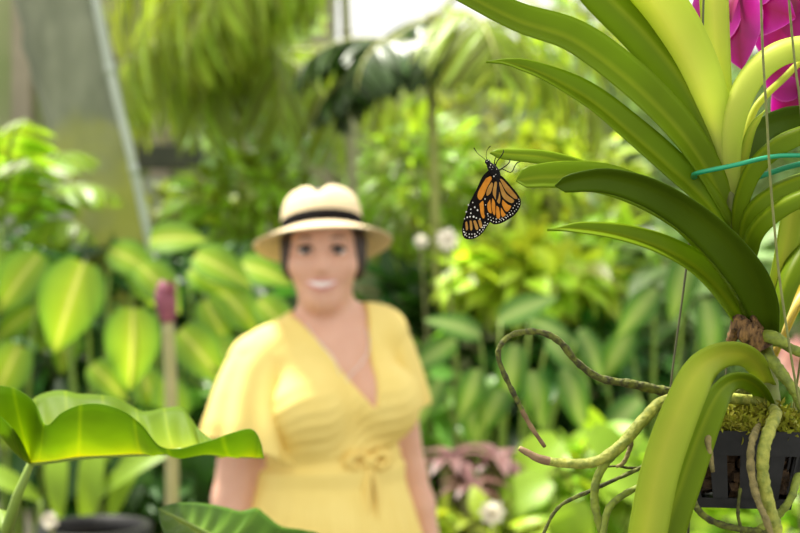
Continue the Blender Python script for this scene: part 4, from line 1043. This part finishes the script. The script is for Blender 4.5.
def smile(q, drop):      # q -1..1 along the mouth; corners pulled up and back
    return (HX + .037 * q, 2.6625 + .022 * q * q, 1.4755 - drop * (1 - q * q))
mb = MB()
qs = np.linspace(-1, 1, 9)
tube(mb, [smile(q, .0045) for q in qs], [.001, .0024, .003, .0034, .0032, .0034, .003, .0024, .001], 10, 40)
tube(mb, [smile(q, .0205) for q in qs], [.001, .003, .004, .0046, .0048, .0046, .004, .003, .001], 10, 40)
mb.build('lips', M['lip'], woman)
V = []; F = []
for i in range(13):
    q = (i - 6) / 6; 
    for dz in (.0045, .0175): V.append((HX + .034 * q, 2.6615 + .0205 * q * q, 1.4755 - dz * (1 - q * q * .86)))
for i in range(12): F.append((2 * i, 2 * i + 1, 2 * i + 3, 2 * i + 2))
mb = MB(); mb.add(V, F); o = mb.build('teeth', M['teeth'], woman); thicken(o, .003)

# hair: cap at the back and sides, gathered behind the neck
Hf = Field(axis([(-.265, -.05, .004)]), axis([(2.62, 2.92, .004)]), axis([(1.36, 1.68, .004)]))
Hf.ell((HX, HYc + .010, 1.560), (.083, .098, .104), .02)
for s in (1, -1):
    Hf.ell((HX + .070 * s, 2.755, 1.525), (.017, .040, .055), .015)
    Hf.cone((HX + .079 * s, 2.735, 1.555), (HX + .078 * s, 2.745, 1.49), .010, .006, .01)
Hf.ell((HX, 2.865, 1.475), (.040, .030, .040), .02)
sl, X, Yy, Z = Hf.sub((HX - .2, 2.5, 1.3), (HX + .2, 2.72, 1.61), 0)
# expose the face: remove everything in front of the hair line
face = np.maximum(np.sqrt(((X - HX) / .072) ** 2 + ((Z - 1.49) / .098) ** 2) * .072 - .072, Yy - 2.735)
d = Hf.d[sl]; Hf.d[sl] = np.maximum(d, -face.astype(np.float32))
hv, hf = Hf.mesh(); link_mesh('hair', hv, hf, M['hair'], woman)

# dress
D = Field(xs, ys, axis([(.44, .9, .010), (.9, 1.44, .0042)]))
torso(D, .009)
for (sh, el, wr, g) in arms: D.ell(sh, (.059 * g,) * 3, .03)
ds = D.d
X = D.x[:, None, None] - O0[0]; Yy = D.y[None, :, None] - O0[1]; Z = D.z[None, None, :]
A_ = (X * rv[0] + Yy * rv[1]).astype(np.float32); B2 = (X * fv[0] + Yy * fv[1]).astype(np.float32)
ang = np.arctan2(B2, A_)
# skirt: flared ellipse with soft folds
tz = np.clip((1.06 - Z) / .6, 0, 1)
ea = .158 + .14 * tz ** .8; eb = .125 + .16 * tz ** .8
rr_ = np.sqrt((A_ / ea) ** 2 + ((B2 - .01) / eb) ** 2)
fold = .012 * tz * np.sin(ang * 11 + 2 * np.sin(Z * 6)) + .003 * np.sin(ang * 26)*np.clip(tz*6,0,1)
sk = np.maximum((rr_ - 1) * np.minimum(ea, eb) - fold, np.maximum(Z - 1.09, .50 - Z)).astype(np.float32)
h = np.clip(.5 + .5 * (ds - sk) / .02, 0, 1); ds = ds * (1 - h) + sk * h - .02 * h * (1 - h)
ds = np.maximum(ds, .5 - Z)
# gathers of the wrap bodice, running towards the knot under the bust
bz = np.clip((1.30 - Z) / .1, 0, 1) * np.clip((Z - 1.115) / .02, 0, 1)
ds = ds - (.0016 * bz * np.sin((Z * 1.0 + A_ * .55 + .012 * np.sin(A_ * 40)) * 230)).astype(np.float32) * np.clip((B2 - .0) / .05, 0, 1)
# waist seam: slight pinch
ds = ds + (.005 * np.exp(-((Z - (1.118 - .12 * A_)) / .010) ** 2)).astype(np.float32)
# wrap neckline
VB = 1.214; u_ = np.clip((Z - VB) / (1.40 - VB), 0, 1.3)
aL = -.046 + .128 * u_ ** .95; aR = -.046 - .030 * u_ ** 1.2
cut = np.maximum(np.maximum(A_ - aL, aR - A_) * .85, np.maximum(VB - Z, -.005 - B2))
neck = np.sqrt((A_ / 1.15) ** 2 + (B2 + .005) ** 2) - .064 + 0 * Z
neck = np.maximum(neck, 1.34 - Z)
ds = np.maximum(ds, -cut.astype(np.float32)); ds = np.maximum(ds, -neck.astype(np.float32))
ds = np.maximum(ds, Z - 1.425)
D.d = ds.astype(np.float32)
dv, df = D.mesh(); dress = link_mesh('dress', dv, df, M['dress'], woman)
sm = dress.modifiers.new('smooth', 'SMOOTH'); sm.iterations = 2; sm.factor = .5
# flutter sleeves
def sleeve(path, rad, nf, amp, hem, seed, n=36, seg=72):
    c = catmull(np.hstack([np.array(path), np.array(rad)[:, None]]), n); pc = c[:, :3]; r = c[:, 3]; t = tangents(pc)
    V = []; F = []
    for i in range(n):
        q = i / (n - 1); w = nrm(fv - t[i] * np.dot(fv, t[i])); u = np.cross(w, t[i])
        for k in range(seg):
            a = 2 * math.pi * k / seg; rr2 = r[i] * (1 + amp * q ** 1.5 * math.sin(nf * a + seed + .8 * math.sin(2 * a)))
            off = np.array([0, 0, hem * q ** 3 * math.cos(a)])
            V.append(pc[i] + rr2 * (math.cos(a) * u + math.sin(a) * w) + off)
    for i in range(n - 1):
        for k in range(seg): F.append((i * seg + k, i * seg + (k + 1) % seg, (i + 1) * seg + (k + 1) % seg, (i + 1) * seg + k))
    o = link_mesh('sleeve', V, F, M['dress'], dress); thicken(o, .003)
    return o
sleeve([T(.080, -.005, 1.338), T(.122, -.005, 1.318), T(.150, 0, 1.285), T(.166, .008, 1.23), T(.172, .018, 1.165), T(.172, .022, 1.125)], [.056, .061, .066, .076, .089, .095], 9, .10, -.042, 1.0)
sleeve([T(-.070, -.005, 1.372), T(-.108, -.005, 1.364), T(-.134, -.005, 1.335), T(-.152, -.005, 1.28), T(-.164, -.005, 1.225), T(-.168, -.005, 1.195)], [.048, .052, .054, .058, .062, .064], 8, .06, .012, 2.0)
# belt and bow
mb = MB(); kn = T(-.036, .132, 1.112)
ellipsoid(mb, kn, (.015, .012, .014), 14, 10)
for s in (1, -1):
    tube(mb, [kn, kn + rv * s * .026 + [0, 0, .016], kn + rv * s * .046 + [0, 0, .0], kn + rv * s * .026 + [0, 0, -.012], kn], [.004, .008, .010, .008, .004], 8, 24)
tube(mb, [kn, kn + fv * .012 + rv * -.012 + [0, 0, -.05], kn + fv * .018 + rv * -.014 + [0, 0, -.12], kn + fv * .03 + rv * -.016 + [0, 0, -.19]], [.005, .010, .011, .012], 8, 20, squash=.35)
tube(mb, [kn, kn + fv * .012 + rv * .010 + [0, 0, -.05], kn + fv * .02 + rv * .014 + [0, 0, -.11], kn + fv * .026 + rv * .012 + [0, 0, -.15]], [.005, .009, .010, .011], 8, 20, squash=.35)
mb.build('bow', M['dress_dark'], dress)
# necklace
mb = MB(); q0 = T(.062, .005, 1.405); q1 = T(-.066, .0, 1.412)
pz = P(345, 378, 2.66)
tube(mb, [q0, T(.058, .06, 1.365), T(.03, .105, 1.318), pz, T(-.05, .092, 1.325), T(-.066, .05, 1.37), q1], [.0011] * 7, 6, 50); nk = mb.build('necklace', M['pendant'], woman)
mb = MB(); ellipsoid(mb, pz + [0, -.002, -.012], (.008, .004, .012), 14, 10); mb.build('pendant', M['pendant'], nk)
# sandals
for s in (1, -1):
    mb = MB(); c = T(.09 * s, .06, .006)
    V = []; n = 24
    for z in (0.0, .012):
        for k in range(n):
            a = 2 * math.pi * k / n; wv = .040 + .008 * math.sin(a)
            V.append(T(.089 * s + wv * math.cos(a), .052 + .118 * math.sin(a), z))
    mb.add(V, [tuple(range(n - 1, -1, -1)), tuple(range(n, 2 * n))] + [(k, (k + 1) % n, n + (k + 1) % n, n + k) for k in range(n)])
    tube(mb, [T(.089 * s - .044, .085, .010), T(.089 * s - .03, .085, .048), T(.089 * s, .085, .062), T(.089 * s + .03, .085, .048), T(.089 * s + .044, .085, .010)], [.008] * 5, 8, 24, squash=.4)
    mb.build('sandal', M['sandal'], woman)

# hat
hat = thing('straw_hat', (HX, HYc, 1.575), 'cream straw hat with a black band on the head of the woman', 'hat')
tb = math.radians(-14); 
def hp(x, y, z):  # hat local (y back) -> world, tilted back
    yy = y * math.cos(tb) - z * math.sin(tb); zz = y * math.sin(tb) + z * math.cos(tb)
    rl = math.radians(-4.0); x, zz = x * math.cos(rl) + zz * math.sin(rl), -x * math.sin(rl) + zz * math.cos(rl)
    return np.array([HX - .004 + x, HYc + .004 + yy, 1.572 + zz])
ns = 64
def ring(r, z, asp=1.14, pinch=0.0):
    out = []
    for k in range(ns):
        a = 2 * math.pi * k / ns; x = r * math.cos(a); y = r * asp * math.sin(a); zz = z
        out.append((x, y, zz))
    return out
V = []; F = []
prof = [(.083, -.005), (.083, .012), (.0825, .03), (.080, .05), (.075, .066), (.066, .078), (.052, .086), (.032, .088), (.012, .087)]
for (r_, z_) in prof:
    for (x, y, z) in ring(r_, z_):
        dent = -.020 * math.exp(-(x / .020) ** 2) * np.clip((z - .05) / .035, 0, 1) * (1 - .15 * (y / .09))    # centre crease
        side = 0.012 * np.clip((z - .03) / .05, 0, 1) * math.exp(-((y + .085) / .05) ** 2)
        x2 = x - math.copysign(side, x) * min(1, abs(x) / .03)
        V.append(hp(x2, y, z + dent))
V.append(hp(0, 0, .069)); top = len(V) - 1
for j in range(len(prof) - 1):
    for k in range(ns): F.append((j * ns + k, j * ns + (k + 1) % ns, (j + 1) * ns + (k + 1) % ns, (j + 1) * ns + k))
for k in range(ns): F.append(((len(prof) - 1) * ns + k, (len(prof) - 1) * ns + (k + 1) % ns, top))
cr = link_mesh('crown', V, F, M['straw'], hat); thicken(cr, .003)
V = []; F = []; nr = 9
for j in range(nr + 1):
    q = j / nr
    for k in range(ns):
        a = 2 * math.pi * k / ns; r_ = .083 + .061 * q
        x = r_ * math.cos(a); y = (.083 * 1.14 + .058 * q) * math.sin(a)
        z = -.004 - .029 * q ** 1.2 + .006 * q * q * abs(math.cos(a)) ** 2
        V.append(hp(x, y, z))
for j in range(nr):
    for k in range(ns): F.append((j * ns + k, (j + 1) * ns + k, (j + 1) * ns + (k + 1) % ns, j * ns + (k + 1) % ns))
br = link_mesh('brim', V, F, M['straw'], hat); thicken(br, .003)
V = []; F = []
for (r_, z_) in ((.0838, -.003), (.0854, 0.0), (.0852, .021), (.0832, .024)):
    for (x, y, z) in ring(r_, z_): V.append(hp(x, y, z))
for j in range(3):
    for k in range(ns): F.append((j * ns + k, j * ns + (k + 1) % ns, (j + 1) * ns + (k + 1) % ns, (j + 1) * ns + k))
link_mesh('hat_band', V, F, M['hat_band'], hat)

# ------------------------------------------------------------------ light, sky, camera
w = bpy.data.worlds.new('World'); SC.world = w; w.use_nodes = True
nt = w.node_tree; nt.nodes.clear()
out = nt.nodes.new('ShaderNodeOutputWorld'); bg = nt.nodes.new('ShaderNodeBackground')
bg.inputs['Color'].default_value = (1.0, .985, .93, 1); bg.inputs['Strength'].default_value = 0.72
nt.links.new(bg.outputs[0], out.inputs[0])
sd = bpy.data.lights.new('sun', 'SUN'); sd.energy = 6.4; sd.angle = math.radians(9); sd.color = (1, .95, .84)
so = bpy.data.objects.new('sun', sd); C.objects.link(so); so.rotation_euler = (math.radians(-14), math.radians(-16), 0); so.location = (0, 0, 6)

cd = bpy.data.cameras.new('camera'); cam = bpy.data.objects.new('camera', cd); C.objects.link(cam)
cam.location = (0, 0, CAMZ); cam.rotation_euler = (math.pi / 2, 0, 0)
cd.lens = 60; cd.sensor_width = 36; cd.sensor_fit = 'HORIZONTAL'; cd.clip_start = .05
cd.dof.use_dof = True; cd.dof.focus_distance = .862; cd.dof.aperture_fstop = 7.4
SC.camera = cam
vs = SC.view_settings
SC.display_settings.display_device = 'sRGB'
vs.view_transform = 'Standard'; vs.look = 'None'; vs.gamma = 1; vs.exposure = 0.85; vs.use_curve_mapping = False
cy = SC.cycles
cy.use_denoising = True
cy.max_bounces = 8; cy.diffuse_bounces = 5; cy.transmission_bounces = 5; cy.transparent_max_bounces = 6
